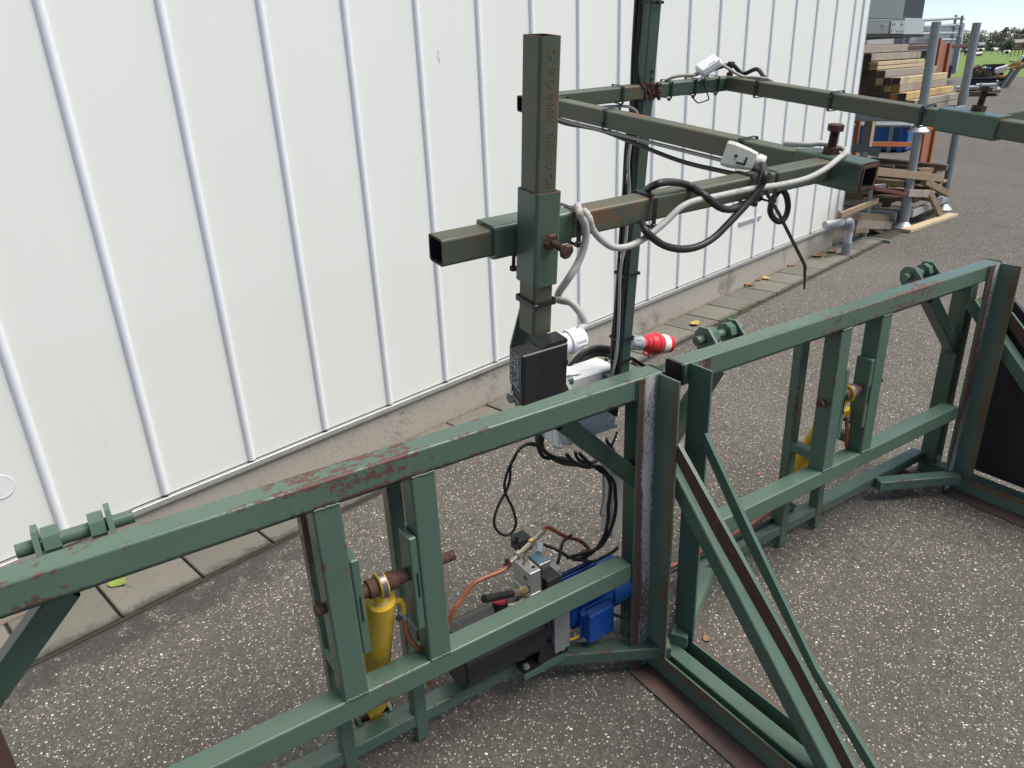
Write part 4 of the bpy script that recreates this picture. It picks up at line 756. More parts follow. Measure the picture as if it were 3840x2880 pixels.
mb = MB(); mb.sweep([(1.040, 1.385, .148), (1.055, 1.380, .150), (1.067, 1.376, .156)], .004, 'yellow', 8, 3); part('yellow_tag', mb, pu)
# valve block
mb = MB(); mb.box((.925, 1.432, .302), (.963, 1.520, .350), 'alu', .0015); mb.box((.925, 1.432, .3515), (.963, 1.520, .424), 'alu', .0015)
for y, z in ((1.455, .398), (1.455, .325)): mb.cyl((.9255, y, z), (.9235, y, z), .009, 'zinc', n=16); mb.cyl((.9236, y, z), (.9230, y, z), .0055, 'black_matt', n=12)
mb.cyl((.951, 1.452, .4235), (.951, 1.452, .4245), .006, 'zinc', n=16, capm='black_matt'); vb = part('valve_block', mb, pu)
mb = MB(); mb.box((.9640, 1.440, .300), (.974, 1.525, .420), 'coil'); mb.box((.9745, 1.478, .345), (1.030, 1.538, .398), 'alu', .002, {(2, 1): 'blue_rusty'}); part('valve_body', mb, vb)
mb = MB(); mb.obox(V((1.005, 1.452, .350)), ((X_*.98-Z_*.0).normalized(), Y_, Z_), (.026, .027, .027), 'coil', .002); part('solenoid_coil', mb, vb)
mb = MB(); mb.obox(V((.980, 1.555, .440)), (X_, Y_, Z_), (.023, .024, .022), 'coil', .002); mb.lathe((.963, 1.555, .452), -X_*.6+Z_*.7, [(0, .012), (.016, .011), (.018, 0)], 'black_plastic', 16); part('solenoid_coil', mb, vb)
mb = MB(); mb.box((1.032, 1.462, .333), (1.060, 1.500, .368), 'grey_plastic', .003); mb.cyl((1.028, 1.535, .398), (1.040, 1.545, .420), .011, 'white_plastic', n=14); mb.cyl((1.018, 1.545, .425), (1.030, 1.555, .432), .009, 'white_plastic', n=12); part('coil_plug', mb, vb)
# fittings
vb.location += V((.012, 0, -.020)); fx = V((.954, 1.478, .404)); up = fx+Z_*.052
mb = MB(); mb.cyl(fx, fx+Z_*.010, .0115, 'zinc', n=6, flat=True); mb.cyl(fx+Z_*.010, fx+Z_*.026, .0075, 'zinc', n=16); mb.cyl(fx+Z_*.022, fx+Z_*.038, .0105, 'zinc', n=6, flat=True); mb.cyl(fx+Z_*.036, up+Z_*.004, .0085, 'zinc', n=16)
td = V((.86, .32, .05)).normalized(); mb.cyl(up-td*.030, up+td*.030, .0082, 'zinc', n=16)
mb.cyl(up+td*.026, up+td*.040, .0125, 'brass', n=6, flat=True); mb.cyl(up-td*.040, up-td*.024, .0125, 'zinc', n=6, flat=True); mb.cyl(up-td*.092, up-td*.040, .0068, 'zinc', n=14); mb.cyl(up+td*.040, up+td*.100, .0072, 'zinc', n=14); part('tee_fitting', mb, pu)
mb = MB(); q0 = up-td*.080; mb.cyl(q0-td*.012, q0+td*.006, .0098, 'rusty', n=16); mb.obox(q0+Z_*.014-td*.004, (td, td.cross(Z_), Z_), (.004, .006, .008), 'rusty'); part('hose_clamp', mb, pu)
f2 = V((.9345, 1.445, .346)); fd = (aY(1774, 2254, 1.40)-(f2-X_*.022)).normalized()
mb = MB(); mb.cyl(f2, f2-X_*.014, .0115, 'zinc', n=6, flat=True); mb.cyl(f2-X_*.012, f2-X_*.024, .0125, 'brass', n=6, flat=True); f3 = f2-X_*.022; mb.cyl(f3, f3+fd*.045, .0088, 'zinc', r2=.0098, n=16); part('hose_fitting', mb, pu)
mb = MB(); mb.sweep([f3+fd*.040, f3+fd*.08, f3+fd*.125, f3+fd*.158], .0115, 'cable_black', 14, 4); part('capped_hose', mb, pu)
f4 = V((.9355, 1.455, .296)); mb = MB(); mb.cyl(f4, f4-X_*.016, .012, 'zinc', n=6, flat=True); mb.cyl(f4-X_*.014, f4-X_*.022-Y_*.024, .012, 'zinc', n=16); mb.cyl(f4-X_*.022-Y_*.022, f4-X_*.022-Y_*.034, .0135, 'zinc', n=6, flat=True); mb.cyl(f4-X_*.018, f4-X_*.055+Y_*.01, .007, 'zinc', n=12); part('elbow_fitting', mb, pu)
# amber hoses
qa = up-td*.090
cable('oil_hose', [qa+td*.01, qa-td*.02, aY(1780, 2185, 1.442), aY(1730, 2250, 1.435), aY(1690, 2315, 1.43), V((.60, 1.425, .20)), ho1+V((.085, .03, -.17)), ho1+V((.035, .005, -.125)), ho1+V((.004, 0, -.06)), ho1-Z_*.002], .0066, 'hose_amber', 'amber oil hose arching from the valve block to the near cylinder', 'hose', n=12)
qb = up+td*.095
cable('oil_hose', [qb-td*.01, qb+td*.022, aY(2120, 2012, 1.53), aY(2175, 2028, 1.54), aY(2212, 2066, 1.54), V((1.20, 1.53, .30)), V((1.30, 1.50, .16)), V((1.42, 1.49, .125)), V((1.75, 1.49, .118)), V((2.05, 1.49, .135)), ho2+V((.05, .03, -.20)), ho2+V((.02, .0, -.10)), ho2], .0066, 'hose_amber', 'amber oil hose running from the valve block along the rail to the far cylinder', 'hose', n=12)
cable('oil_hose', [V((1.10, 1.50, .13)), V((1.35, 1.475, .118)), V((1.6, 1.478, .110)), V((1.95, 1.48, .108)), V((2.2, 1.485, .11))], .0075, 'cable_black', 'black hydraulic hose lying on the floor rail', 'hose', n=10)
cable('control_cable', [V((1.052, 1.548, .395)), V((1.09, 1.52, .372)), aY(2150, 2095, 1.49), aY(2225, 2105, 1.46), aY(2260, 2090, 1.45), aY(2300, 2068, 1.45), aY(2316, 2052, 1.46)], .0048, 'cable_black', 'black cable from the white coil plug with its cut end rising beside the upright')
cable('control_cable', [V((1.072, 1.49, .33)), V((1.09, 1.50, .355)), V((1.12, 1.52, .385)), V((1.16, 1.53, .39))], .0050, 'cable_black', 'short black cable at the grey coil plug')
cable('control_cable', [V((1.19, 1.40, .17)), V((1.26, 1.39, .12)), V((1.285, 1.42, .16)), V((1.28, 1.45, .26))], .0052, 'cable_black', 'black motor cable curving behind the blue terminal box')
# fallen leaves and moss
def leaf(p, size, m, label, rot, curl=.25, group='fallen leaves', aspect=.7):
    mb = MB(); n = 8; rr = random.Random(int(abs(p[0]*1000))+3); a = V((cos(rot), sin(rot), 0)); b_ = V((-sin(rot), cos(rot), 0)); rows = []
    for i in range(n+1):
        t_ = i/n; w = sin(pi*t_**.8)*aspect*size*.5*(1+.18*rr.uniform(-1, 1)); z = .003+curl*size*(t_-.45)**2+rr.uniform(0, .15*curl*size)
        c = V(p)+a*((t_-.5)*size); rows.append((c-b_*w+Z_*(z+curl*w*.6), c+Z_*z, c+b_*w+Z_*(z+curl*w*.8*rr.uniform(.3, 1))))
    for r0, r1 in zip(rows, rows[1:]):
        mb.face([r0[0], r0[1], r1[1], r1[0]], m); mb.face([r0[1], r0[2], r1[2], r1[1]], m)
    mb.sweep([V(p)+a*(size*.5)+Z_*.004, V(p)+a*(size*.68)+Z_*.006, V(p)+a*(size*.8)+b_*.004+Z_*.003], .0009, m, 5, 3)
    return single('fallen_leaf', mb, label, 'leaf', group)
leaf(B(.545, -.10, .0195), .085, 'leaf_fallen_green', 'green leaf lying on a tile under the near end of the top beam', WA-1.2, .25)
leaf(B(4.38, -.20, .0195), .10, 'leaf_fallen_yellow', 'ochre leaf on the tiles just above the red plug', WA+.1, .35)
for s__, d__, sz, mm, lb in ((5.48, -.03, .09, 'leaf_fallen_brown', 'crumpled brown leaf against the plinth, nearest the mast'), (5.74, -.04, .09, 'leaf_fallen_yellow', 'yellow green leaf against the plinth beside the brown one'), (5.66, -.02, .06, 'leaf_fallen_brown', 'small brown leaf squeezed between the yellow leaf and the plinth'), (6.70, -.06, .13, 'leaf_fallen_brown', 'large russet leaf against the plinth before the drain pipe'), (6.92, -.10, .12, 'leaf_fallen_brown', 'russet leaf just behind the drain pipe foot'), (6.25, -.02, .07, 'leaf_fallen_brown', 'small brown leaf half way between the yellow leaf and the drain pipe')):
    leaf(B(s__, d__, .0195), sz, mm, lb, random.uniform(0, 6), .4)
for (x, y), lb, sz in (((2722, 1712), 'orange leaf scrap on the asphalt, left of the pair seen through the far gate', .024), ((2905, 1716), 'orange leaf scrap on the asphalt, right of the pair seen through the far gate', .024), ((2846, 1778), 'orange leaf scrap lying nearest below the pair', .024), ((2697, 1530), 'tiny orange scrap highest on the asphalt between the gates', .02)):
    leaf(aZ(x, y, 0), sz, 'leaf_fallen_orange', lb, random.uniform(0, 6), .05)
leaf(aZ(2648, 2396, 0), .035, 'leaf_fallen_brown', 'dry brown leaf on the asphalt beside the centre foot tube', 1.0, .2)
def blobs(name, pts, m, label, cat, rmin, rmax):
    mb = MB(); rr = random.Random(len(pts)+17)
    for p in pts:
        r_ = rr.uniform(rmin, rmax); n = 6; h = r_*.5; rg = [V(p)+V((cos(2*pi*i/n)*r_*rr.uniform(.7, 1.2), sin(2*pi*i/n)*r_*rr.uniform(.7, 1.2), 0)) for i in range(n)]; tp = V(p)+Z_*h
        for i in range(n): mb.face([rg[i], rg[(i+1) % n], tp], m)
    return single(name, mb, label, cat, None, 'stuff')
rr = random.Random(6); pts = []
for s0, s1, n in ((4.6, 4.95, 90), (6.6, 7.1, 70), (5.2, 6.6, 60), (7.2, 7.6, 50)):
    for i in range(n): pts.append(B(rr.uniform(s0, s1), -.300+rr.gauss(0, .010), .006))
for i in range(60): pts.append(B(6.80+rr.gauss(0, .08), -.12+rr.gauss(0, .03), .018))
blobs('moss', pts, 'moss', 'green moss growing in the joint between tiles and asphalt', 'moss', .004, .013)
pts = [B(rr.uniform(.2, 7.1), -.006+rr.gauss(0, .004), .012) for i in range(420)]
blobs('leaf_litter', pts, 'leaf_fallen_brown', 'brown litter and grit gathered along the foot of the plinth', 'litter', .003, .009)
# ------------------------------------------------------------------ yard beyond the shed
def stand_post(mb, s, d, z0, z1, r, m='galv'): mb.cyl(B(s, d, z0), B(s, d, z1), r, m, n=18)
def cone(mb, s, d, z, m='galv_bright'): mb.lathe(B(s, d, z), Z_, [(0, .10), (.012, .10), (.05, .065), (.07, .05)], m, 20)
for lv, lbl in ((0, 'galvanised steel stillage on the ground filled with scrap wood'), (1, 'galvanised upper stillage stacked on the lower one, loaded with timber')):
    z = lv*.955; st = thing('stillage', B(9.0, .4, z), lbl, 'stillage', 'stacked galvanised stillages')
    for s, d in ((8.40, -.23), (9.65, -.25), (8.40, 1.05), (9.65, 1.05)):
        mb = MB(); stand_post(mb, s, d, z+.03, z+(.955 if not lv else 1.0), .042); stand_post(mb, s, d, z+.02, z+.30, .050); part('corner_post', mb, st)
        mb = MB(); cone(mb, s, d, z+.006); part('cone_foot', mb, st)
    for a, b_ in (((8.30, -.18), (8.30, 1.02)), ((8.46, -.27), (9.60, -.28)), ((9.72, -.18), (9.72, 1.02)), ((8.46, 1.05), (9.60, 1.05))):
        mb = MB(); p, q = B(a[0], a[1], z+.15), B(b_[0], b_[1], z+.15); mb.tube4(p, q, Z_, .075, .05, 'galv_bright' if b_[0] > 9 and lv == 0 else 'galv', r=.006); part('base_rail', mb, st)
# squared timbers on the upper stillage (rows from the top)
GT = 'squared timbers stacked on the upper stillage'; rr = random.Random(21)
PH = .082
rows = [(1.632, .36, .070, (1410, 100), 'wood_grey', 5), (1.545, .285, .076, (1470, 330), 'wood_pale', 6), (1.470, .205, .072, (1730, 400), 'wood_grey', 7), (1.400, .050, .072, (1950, 600), 'wood_pale', 9), (1.328, .045, .072, (1940, 740), 'wood_grey', 9), (1.257, -.035, .070, (2075, 900), 'wood_yellow', 10), (1.186, -.115, .070, (2190, 1010), 'wood_grey', 11), (1.113, -.115, .070, (2150, 1180), 'wood_grey', 11)]
z2p = lambda x, y: (3200+x*400/2212, 180+y*400/2212)
pal = ['end_dark', 'end_dark', 'end_mid', 'end_dark', 'end_pale', 'end_mid', 'end_orange']
for ri, (z, d0, h, pxr, m, n) in enumerate(rows):
    s1 = aD(*z2p(*pxr), d0).dot(WD)
    for c in range(n):
        em = rr.choice(pal); dd = d0+.0815*c; e = 8.50+rr.uniform(-.015, .02); mm = m if c == 0 else 'wood_brown'
        mb = MB(); hh = [(h-.003)] if not (ri == 1 and c == 0) else [h*.46, h*.46]; zz = z
        for q_ in hh:
            mb.obox(B((e+s1)/2, dd+.04, zz+q_/2), (WD, WN, Z_), ((s1-e)/2, .0395, q_/2), mm, .003, {(0, -1): em}); zz += q_+.006
        single('timber', mb, '%s squared timber end, %s from the yard side, %s row of the stack' % ({'end_dark': 'dark', 'end_mid': 'brown', 'end_pale': 'pale yellow', 'end_orange': 'orange'}[em], ('first', 'second', 'third', 'fourth', 'fifth', 'sixth', 'seventh', 'eighth', 'ninth', 'tenth', 'eleventh')[c], ('top', 'second', 'third', 'fourth', 'fifth', 'sixth', 'seventh', 'lowest')[ri]) if c else ['pale thin timber pair', 'x'][0]*0+'long timber facing the yard in the %s row of the upper stack' % ('top', 'second', 'third', 'fourth', 'fifth', 'sixth', 'seventh', 'lowest')[ri], 'timber', GT)
z1p = lambda x, y: (3200+x*400/2212, y*400/2212)
mb = MB(); _a, _b = aD(*z1p(190, 1030), .38), aD(*z1p(1120, 1020), .38); mb.obox(B((_a.dot(WD)+_b.dot(WD))/2, .42, 1.745), (WD, WN, Z_), ((_b-_a).length/2, .045, .036), 'wood_grey', .003); single('timber', mb, 'weathered board lying on top of the timber stack', 'timber', GT)
# scrap wood in and under the lower stillage
GS = 'scrap wood in the lower stillage'
def plank(p, q, w, h, m, label=None, roll=0):
    p, q = V(p), V(q); d = (q-p).normalized(); sd2 = d.cross(Z_).normalized(); u2 = sd2.cross(d); c_, s2 = cos(roll), sin(roll); a, b_ = sd2*c_+u2*s2, u2*c_-sd2*s2
    mb = MB(); mb.obox((p+q)/2, (d, a, b_), ((q-p).length/2, w/2, h/2), m, .003); return single('plank', mb, label or 'piece of weathered scrap wood piled in the lower stillage', 'plank', GS)
rr = random.Random(33)
for i in range(58):
    lv = i//8; z = .215+lv*.047; d0 = rr.uniform(-.30, .25); L = rr.uniform(.7, 1.35); s0 = 8.36+.16*(i % 8)+rr.uniform(-.04, .04); yw = rr.uniform(-.16, .16)
    a = B(s0, d0, z+rr.uniform(-.01, .02)); b_ = B(min(max(s0+yw*L, 8.30), 9.62), min(d0+L, 1.15), z+rr.uniform(-.03, .04)); plank(a, b_, rr.choice((.09, .1, .14, .07)), rr.choice((.022, .03, .045, .06)), rr.choice(('wood_mid', 'wood_brown', 'wood_brown', 'wood_mid', 'wood_grey')))
plank(aD(3258, 640, -.22), aD(3522, 668, -.30), .06, .075, 'wood_mid', 'thick brown beam lying across the top of the scrap wood'); plank(aD(3430, 640, -.05), aD(3550, 632, -.15), .10, .05, 'wood_mid', 'short board tilted up at the right end of the scrap pile')
plank(aD(3465, 680, -.28), aD(3555, 728, -.34), .06, .065, 'wood_mid', 'slanting board resting over the right post of the lower stillage'); plank(aD(3485, 722, -.33), aD(3525, 805, -.38), .04, .07, 'wood_mid', 'slat leaning from the pile down to the ground')
plank(aD(3400, 724, -.28), aD(3495, 728, -.32), .05, .07, 'wood_grey', 'grey board end sticking out of the middle of the scrap pile'); plank(aD(3275, 705, -.27), aD(3420, 735, -.27), .05, .035, 'dark_red', 'dark red painted slat slanting through the scrap pile')
plank(aZ(3396, 866, .02), aZ(3575, 805, .02), .10, .035, 'wood_pale', 'weathered plank lying flat on the asphalt before the stillage'); plank(aD(3150, 808, -.22), aD(3290, 752, -.24), .03, .05, 'wood_mid', 'thin slat slanting up behind the galvanised stand')
for i, (x0, y0, x1, y1, w, h, m) in enumerate(((3150, 812, 3350, 826, .06, .10, 'wood_mid'), (3195, 840, 3335, 845, .10, .08, 'wood_grey'), (3190, 862, 3240, 862, .10, .05, 'wood_mid'), (3255, 850, 3300, 872, .08, .04, 'wood_brown'))):
    plank(aD(x0, y0, -.10), aD(x1, y1, -.10), w, h, m, ('wide board under the front rail of the lower stillage', 'stacked board ends on the ground under the stillage', 'short pale offcut low beside the drain pipe', 'brown offcut fallen behind the galvanised stand')[i])
# galvanised stand in front of the stillage
gs = thing('pipe_stand', aZ(3240, 895, 0), 'galvanised pipe stand on a flat T-shaped foot beside the drain pipe', 'stand')
pbt = aZ(3240, 895, 0); pdd = pbt.dot(WN)-WY; ptop = aD(3264, 700, pdd).z
mb = MB(); mb.cyl(pbt+Z_*.02, pbt+Z_*ptop, .020, 'galv', n=14); part('stand_leg', mb, gs)
mb = MB(); mb.cyl(pbt+Z_*ptop*.36, pbt+Z_*(ptop*.36+.045), .029, 'galv', n=14); part('collar', mb, gs)
mb = MB(); mb.tube4(pbt+Z_*ptop-WD*.02, pbt+Z_*(ptop+.01)+RT*.13, Z_, .03, .03, 'galv_bright', r=.003); part('top_bar', mb, gs)
mb = MB(); mb.tube4(aZ(3188, 905, .015), aZ(3246, 892, .015), Z_, .025, .03, 'galv', r=.003); mb.tube4(aZ(3240, 893, .015), aZ(3340, 906, .015), Z_, .025, .03, 'galv', r=.003); part('foot_bar', mb, gs)
sp = thing('pipe_stand', aZ(3200, 840, 0), 'darker galvanised stand with splayed legs behind the pipe stand', 'stand'); c = aZ(3206, 838, 0)
mb = MB(); mb.cyl(c+Z_*.14, c+Z_*.75, .024, 'galv', n=14); part('stand_leg', mb, sp)
mb = MB()
for a in (0, 2.1, 4.2): mb.tube4(c+Z_*.16, c+V((cos(a)*.22, sin(a)*.22, .015)), Z_, .02, .03, 'galv', r=.002)
part('foot_bar', mb, sp)
# grey square tubes lying on a trestle between shed and bin
tr = MB(); tr.tube4(aD(3180, 545, .5), aD(3298, 575, .2), Z_, .08, .08, 'sheet_green', r=.006); single('steel_tube', tr, 'grey square steel tube sticking out past the shed corner', 'steel tube')
tr = MB(); tr.tube4(aD(3175, 556, .7), aD(3224, 557, .7), Z_, .05, .06, 'galv_bright', r=.004); single('steel_tube', tr, 'short bright steel channel beneath the grey square tube', 'steel tube')
# timber post and orange racking
po = MB(); b0, b1 = aS(3242, 600, 10.2), aS(3258, 463, 10.2); po.obox(V((b0.x, b0.y, .55)), (WD, WN, Z_), (.045, .05, .62), 'wood_grey'); single('wooden_post', po, 'grey wooden post standing under the upper stillage', 'post')
rk = thing('orange_rack', B(12.9, 1.0, 0), 'orange steel rack with one tall end panel behind the stillages', 'rack')
mb = MB(); p = [aS(3418, 636, 12.9), aS(3474, 628, 12.9)]; dA, dB = 1.10, .62
A0, A1 = B(12.72, 1.0, 0), B(13.20, 1.0, 0); dirn = (A1-A0).normalized()
mb.prism([A0, A1, A1+Z_*1.78, A0+Z_*1.84], WN, .02, 'orange_panel'); part('end_panel', mb, rk)
for q_ in (A0, A1):
    mb = MB(); mb.tube4(q_, q_+Z_*(1.86 if q_ is A0 else 1.79), dirn, .07, .08, 'orange_steel', r=.004); part('rack_post', mb, rk)
for z in (.60, 1.2): mb = MB(); mb.tube4(A0+Z_*z, A1+Z_*z, Z_, .06, .03, 'orange_steel', r=.004); part('rack_bar', mb, rk)
r2 = thing('orange_rack', B(12.4, 1.8, 0), 'low orange rack frame with a horizontal bar in front of the blue bin', 'rack')
Ra, Rb = aD(3262, 540, 1.9), aD(3418, 542, 1.6)
mb = MB(); mb.tube4(Ra, Rb, Z_, .075, .05, 'orange_steel', r=.004); part('rack_bar', mb, r2)
for (x, y) in ((3264, 540), (3208, 540)):
    q_ = aD(x, y, 1.9); mb = MB(); mb.tube4(V((q_.x, q_.y, 0)), V((q_.x, q_.y, .78)), WD, .05, .06, 'orange_steel', r=.004); part('rack_post', mb, r2)
# blue bin
bb = thing('blue_container', B(15.2, 2.7, 0), 'blue steel container with grey corner posts beyond the orange rack', 'container')
c0_, c1_ = aZ(3396, 572, 0), aZ(3190, 566, 0)
c1_ = B(c1_.dot(WD), c1_.dot(WN)-WY, 0); dd = (c1_-c0_).normalized(); nn2 = Z_.cross(dd); nn2 = nn2 if nn2.dot(V((1, 0, 0))) > 0 else -nn2
mb = MB(); L2 = (c1_-c0_).length; mb.obox(c0_+dd*(L2/2)+nn2*.6+Z_*.23, (dd, nn2, Z_), (L2/2, .6, .20), 'blue_bin', .01); part('bin_body', mb, bb)
mb = MB(); mb.obox(c0_+dd*(L2/2)+nn2*.6+Z_*.455, (dd, nn2, Z_), (L2/2+.03, .63, .022), 'galv', .005); part('bin_rim', mb, bb)
for f in (.12, .30): mb = MB(); mb.obox(c0_+dd*(L2*f)-nn2*.02+Z_*.22, (dd, nn2, Z_), (.035, .025, .21), 'galv' if f > .2 else 'blue_bin'); part('bin_rib', mb, bb)
b3_ = MB(); q_ = aZ(3195, 486, 0); b3_.obox(B(17.5, 3.6, .22), (WD, WN, Z_), (.5, .8, .2), 'blue_bin', .02); single('blue_container', b3_, 'second blue container standing behind the first', 'container')
# raised grey hopper
hp = thing('grey_hopper', B(10.6, 1.9, 0), 'grey green sheet steel hopper with bolted plate, raised above the timber', 'hopper')
H = lambda s, z: B(s, 1.0, z)
mb = MB(); mb.obox(B(10.1, 1.9, 3.04), (WD, WN, Z_), (1.04, .90, .96), 'sheet_green', .01); part('hopper_wall', mb, hp)
mb = MB(); mb.obox(B(10.1, 1.88, 1.995), (WD, WN, Z_), (1.05, .90, .083), 'sheet_green', .006); mb.obox(B(10.5, 1.87, 1.893), (WD, WN, Z_), (1.45, .90, .018), 'black_matt'); part('hopper_skirt', mb, hp)
mb = MB(); mb.obox(B(10.90, .972, 1.985), (WD, WN, Z_), (.25, .008, .070), 'trim_metal', .002); pl_ = part('bolted_plate', mb, hp)
for a, b_ in ((-.20, .045), (-.13, .045), (.10, .048), (.15, .045), (-.21, -.03), (-.02, -.035), (.08, -.035), (.18, -.035), (-.52, .03), (-.45, .03)): mb = MB(); mb.cyl(B(10.90+a, .966, 1.985+b_), B(10.90+a, .950, 1.985+b_), .016, 'galv_bright', n=6, flat=True); part('plate_bolt', mb, pl_)
mb = MB(); mb.obox(B(11.55, 1.9, 2.00), (WD, WN, Z_), (.39, .92, .10), 'galv_bright', .004); part('galvanised_end', mb, hp)
mb = MB(); mb.obox(B(11.57, 1.9, 3.13), (WD, WN, Z_), (.375, .88, 1.03), 'sheet_dark', .01); part('dark_end', mb, hp)
for s, d in ((9.6, 1.6), (10.6, 1.6), (9.6, 2.7), (10.6, 2.7)): mb = MB(); mb.tube4(B(s, d, 0), B(s, d, 1.87), WD, .10, .10, 'sheet_green', r=.006); part('hopper_leg', mb, hp)
# trailer loaded with scaffold parts, white vehicle behind
fb = thing('flatbed_trailer', B(21, 3.2, 0), 'flatbed trailer with dark load floor behind the timber stack', 'trailer')
dk_ = aD(3470, 168, 3.2); zf = dk_.z
_e = aD(3645, 163, 3.2).dot(WD)
mb = MB(); mb.obox(B((16.4+_e)/2, 4.3, zf-.05), (WD, WN, Z_), ((_e-16.4)/2, 1.1, .045), 'primer_dark', .01); part('load_floor', mb, fb)
mb = MB(); mb.obox(B(18.8, 4.3, zf-.22), (WD, WN, Z_), (2.3, 1.0, .10), 'black_matt', .01); part('chassis', mb, fb)
for s in (17.4, 18.4, 20.4): mb = MB(); mb.cyl(B(s, 3.5, .42), B(s, 3.8, .42), .42, 'black_matt', n=24); mb.cyl(B(s, 3.48, .42), B(s, 3.5, .42), .22, 'galv', n=20); part('wheel', mb, fb)
for i, s in enumerate((17.2, 19.6)):
    mb = MB(); mb.obox(B(s, 3.9, zf+.19), (WD, WN, Z_), (.75, .5, .17), 'cladding', .02); single('load_bundle', mb, ('pale wrapped bundle at the left end of the trailer', 'pale wrapped bundle right of the first on the trailer')[i], 'bundle', 'bundles on the trailer')
sf = thing('scaffold_tower', B(22.8, 3.2, zf), 'galvanised scaffold uprights and rails standing on the trailer against the sky', 'scaffolding')
for (x, y0, y1) in ((3568, 158, 56), (3592, 160, 58), (3380, 165, 128), (3402, 165, 130)):
    a, b_ = aD(x, y0, 3.3), aD(x+ (y0-y1)*.17, y1, 3.3); mb = MB(); mb.cyl(a, b_, .03, 'galv', n=10); nR = 3
    for k in range(nR): c = a.lerp(b_, (k+.6)/nR); mb.cyl(c-Z_*.012, c+Z_*.012, .07, 'galv', n=12)
    part('standard', mb, sf)
for (x0, y0, x1, y1) in ((3466, 76, 3598, 68), (3463, 101, 3596, 93), (3500, 125, 3584, 124), (3500, 150, 3580, 149), (3400, 132, 3500, 125)):
    mb = MB(); mb.cyl(aD(x0, y0, 3.3), aD(x1, y1, 3.3), .032, 'galv_bright', n=10); part('ledger', mb, sf)
tv = thing('white_truck', B(43, 9.5, 0), 'white box truck with dark red bumper parked behind the scaffolding', 'truck')
FH = V((FW.x, FW.y, 0)).normalized(); 
def far_frame(px, py):
    g = aZ(px, py, 0); n_ = V((g.x, g.y, 0)).normalized(); return g, n_.cross(Z_), n_, (g-CAM).dot(FW)/F_PX     # base point, right, away, metres per pixel
g, r_, n_, k_ = far_frame(3578, 322); Lw = 110*k_; hb = 212*k_
mb = MB(); mb.obox(g-r_*Lw+n_*4+Z_*(hb/2+.35), (r_, n_, Z_), (Lw, 4, hb/2-.30), 'white_paint', .04); part('cargo_box', mb, tv)
mb = MB(); mb.obox(g-r_*(Lw+.3)+n_*.5+Z_*.36, (r_, n_, Z_), (Lw-.3, .5, .20), 'red_dark', .02); mb.obox(g-r_*(22*k_)-n_*.08+Z_*(50*k_), (r_, n_, Z_), (5*k_, .06, 22*k_), 'red_dark', .02); part('bumper', mb, tv)
mb = MB(); mb.obox(g-r_*(12*k_)-n_*.04+Z_*(hb*.5), (r_, n_, Z_), (9*k_, .03, hb*.30), 'galv', .02); part('rear_door', mb, tv)
for dx in (.35, 2.2): mb = MB(); mb.cyl(g-r_*dx+n_*.6+Z_*.45, g-r_*(dx+.3)+n_*.6+Z_*.45, .45, 'black_matt', n=24); part('wheel', mb, tv)
# flat stack of scaffold parts
dkx = thing('scaffold_deck', aZ(3650, 350, 0), 'flat stack of galvanised scaffold parts on wooden bearers in the far yard', 'scaffold stack')
g, r_, n_, k_ = far_frame(3640, 362)
def fbx(x0, x1, y0, y1, d0, dp, m, rr_=.01):
    'box whose front face is seen between surveyed columns x0..x1 and rows y0..y1 at the base distance plus d0'
    mb = MB(); mb.obox(g+r_*(((x0+x1)/2-GX)*k_)+n_*(d0+dp/2)+Z_*((GY-(y0+y1)/2)*k_), (r_, n_, Z_), (abs(x1-x0)*k_/2, dp/2, abs(y1-y0)*k_/2), m, rr_); return mb
GX, GY = 3640, 362
part('bearer', fbx(3590, 3679, 345, 361, 0, 1.6, 'wood_brown'), dkx)
part('deck_board', fbx(3681, 3733, 339, 350, 0, 2.4, 'wood_grey'), dkx)
for i, (x0, x1, y0, y1) in enumerate(((3585, 3660, 328, 336), (3650, 3720, 322, 329), (3600, 3720, 337, 341))): part('rail_stack', fbx(x0, x1, y0, y1, .3+.3*i, 1.0, 'galv_bright'), dkx)
for x in (3603, 3667, 3716): part('stack_post', fbx(x-4, x+4, 308 if x > 3700 else 316, 345, .1, .12, 'galv_bright'), dkx)
# skip
sk = thing('waste_skip', aZ(3690, 330, 0), 'black waste skip with yellow rim heaped with dry brushwood', 'skip')
g, r_, n_, k_ = far_frame(3690, 330); GX, GY = 3690, 330
part('skip_body', fbx(3628, 3750, 300, 328, 0, 1.6, 'skip_black', .02), sk)
part('rim', fbx(3626, 3753, 294, 300, -.05, 1.7, 'skip_black', .02), sk)
mb = fbx(3733, 3762, 288, 297, -.1, .5, 'skip_yellow', .03); part('rim_corner', mb, sk); part('rim_corner', fbx(3628, 3640, 294, 299, -.09, .5, 'skip_yellow', .02), sk)
part('back_flap', fbx(3672, 3745, 250, 292, 1.7, .05, 'skip_black', .02), sk)
mb = fbx(3735, 3752, 303, 334, -.06, .04, 'red_dark', .01)
for i in range(3): mb.obox(g+r_*((3743-GX)*k_)-n_*.09+Z_*((GY-(310+i*9))*k_), ((r_+Z_*.5).normalized(), n_, (Z_-r_*.5).normalized()), (9*k_, .01, 1.4*k_), 'white_paint')
part('warning_board', mb, sk)
mb = MB(); rr = random.Random(8)
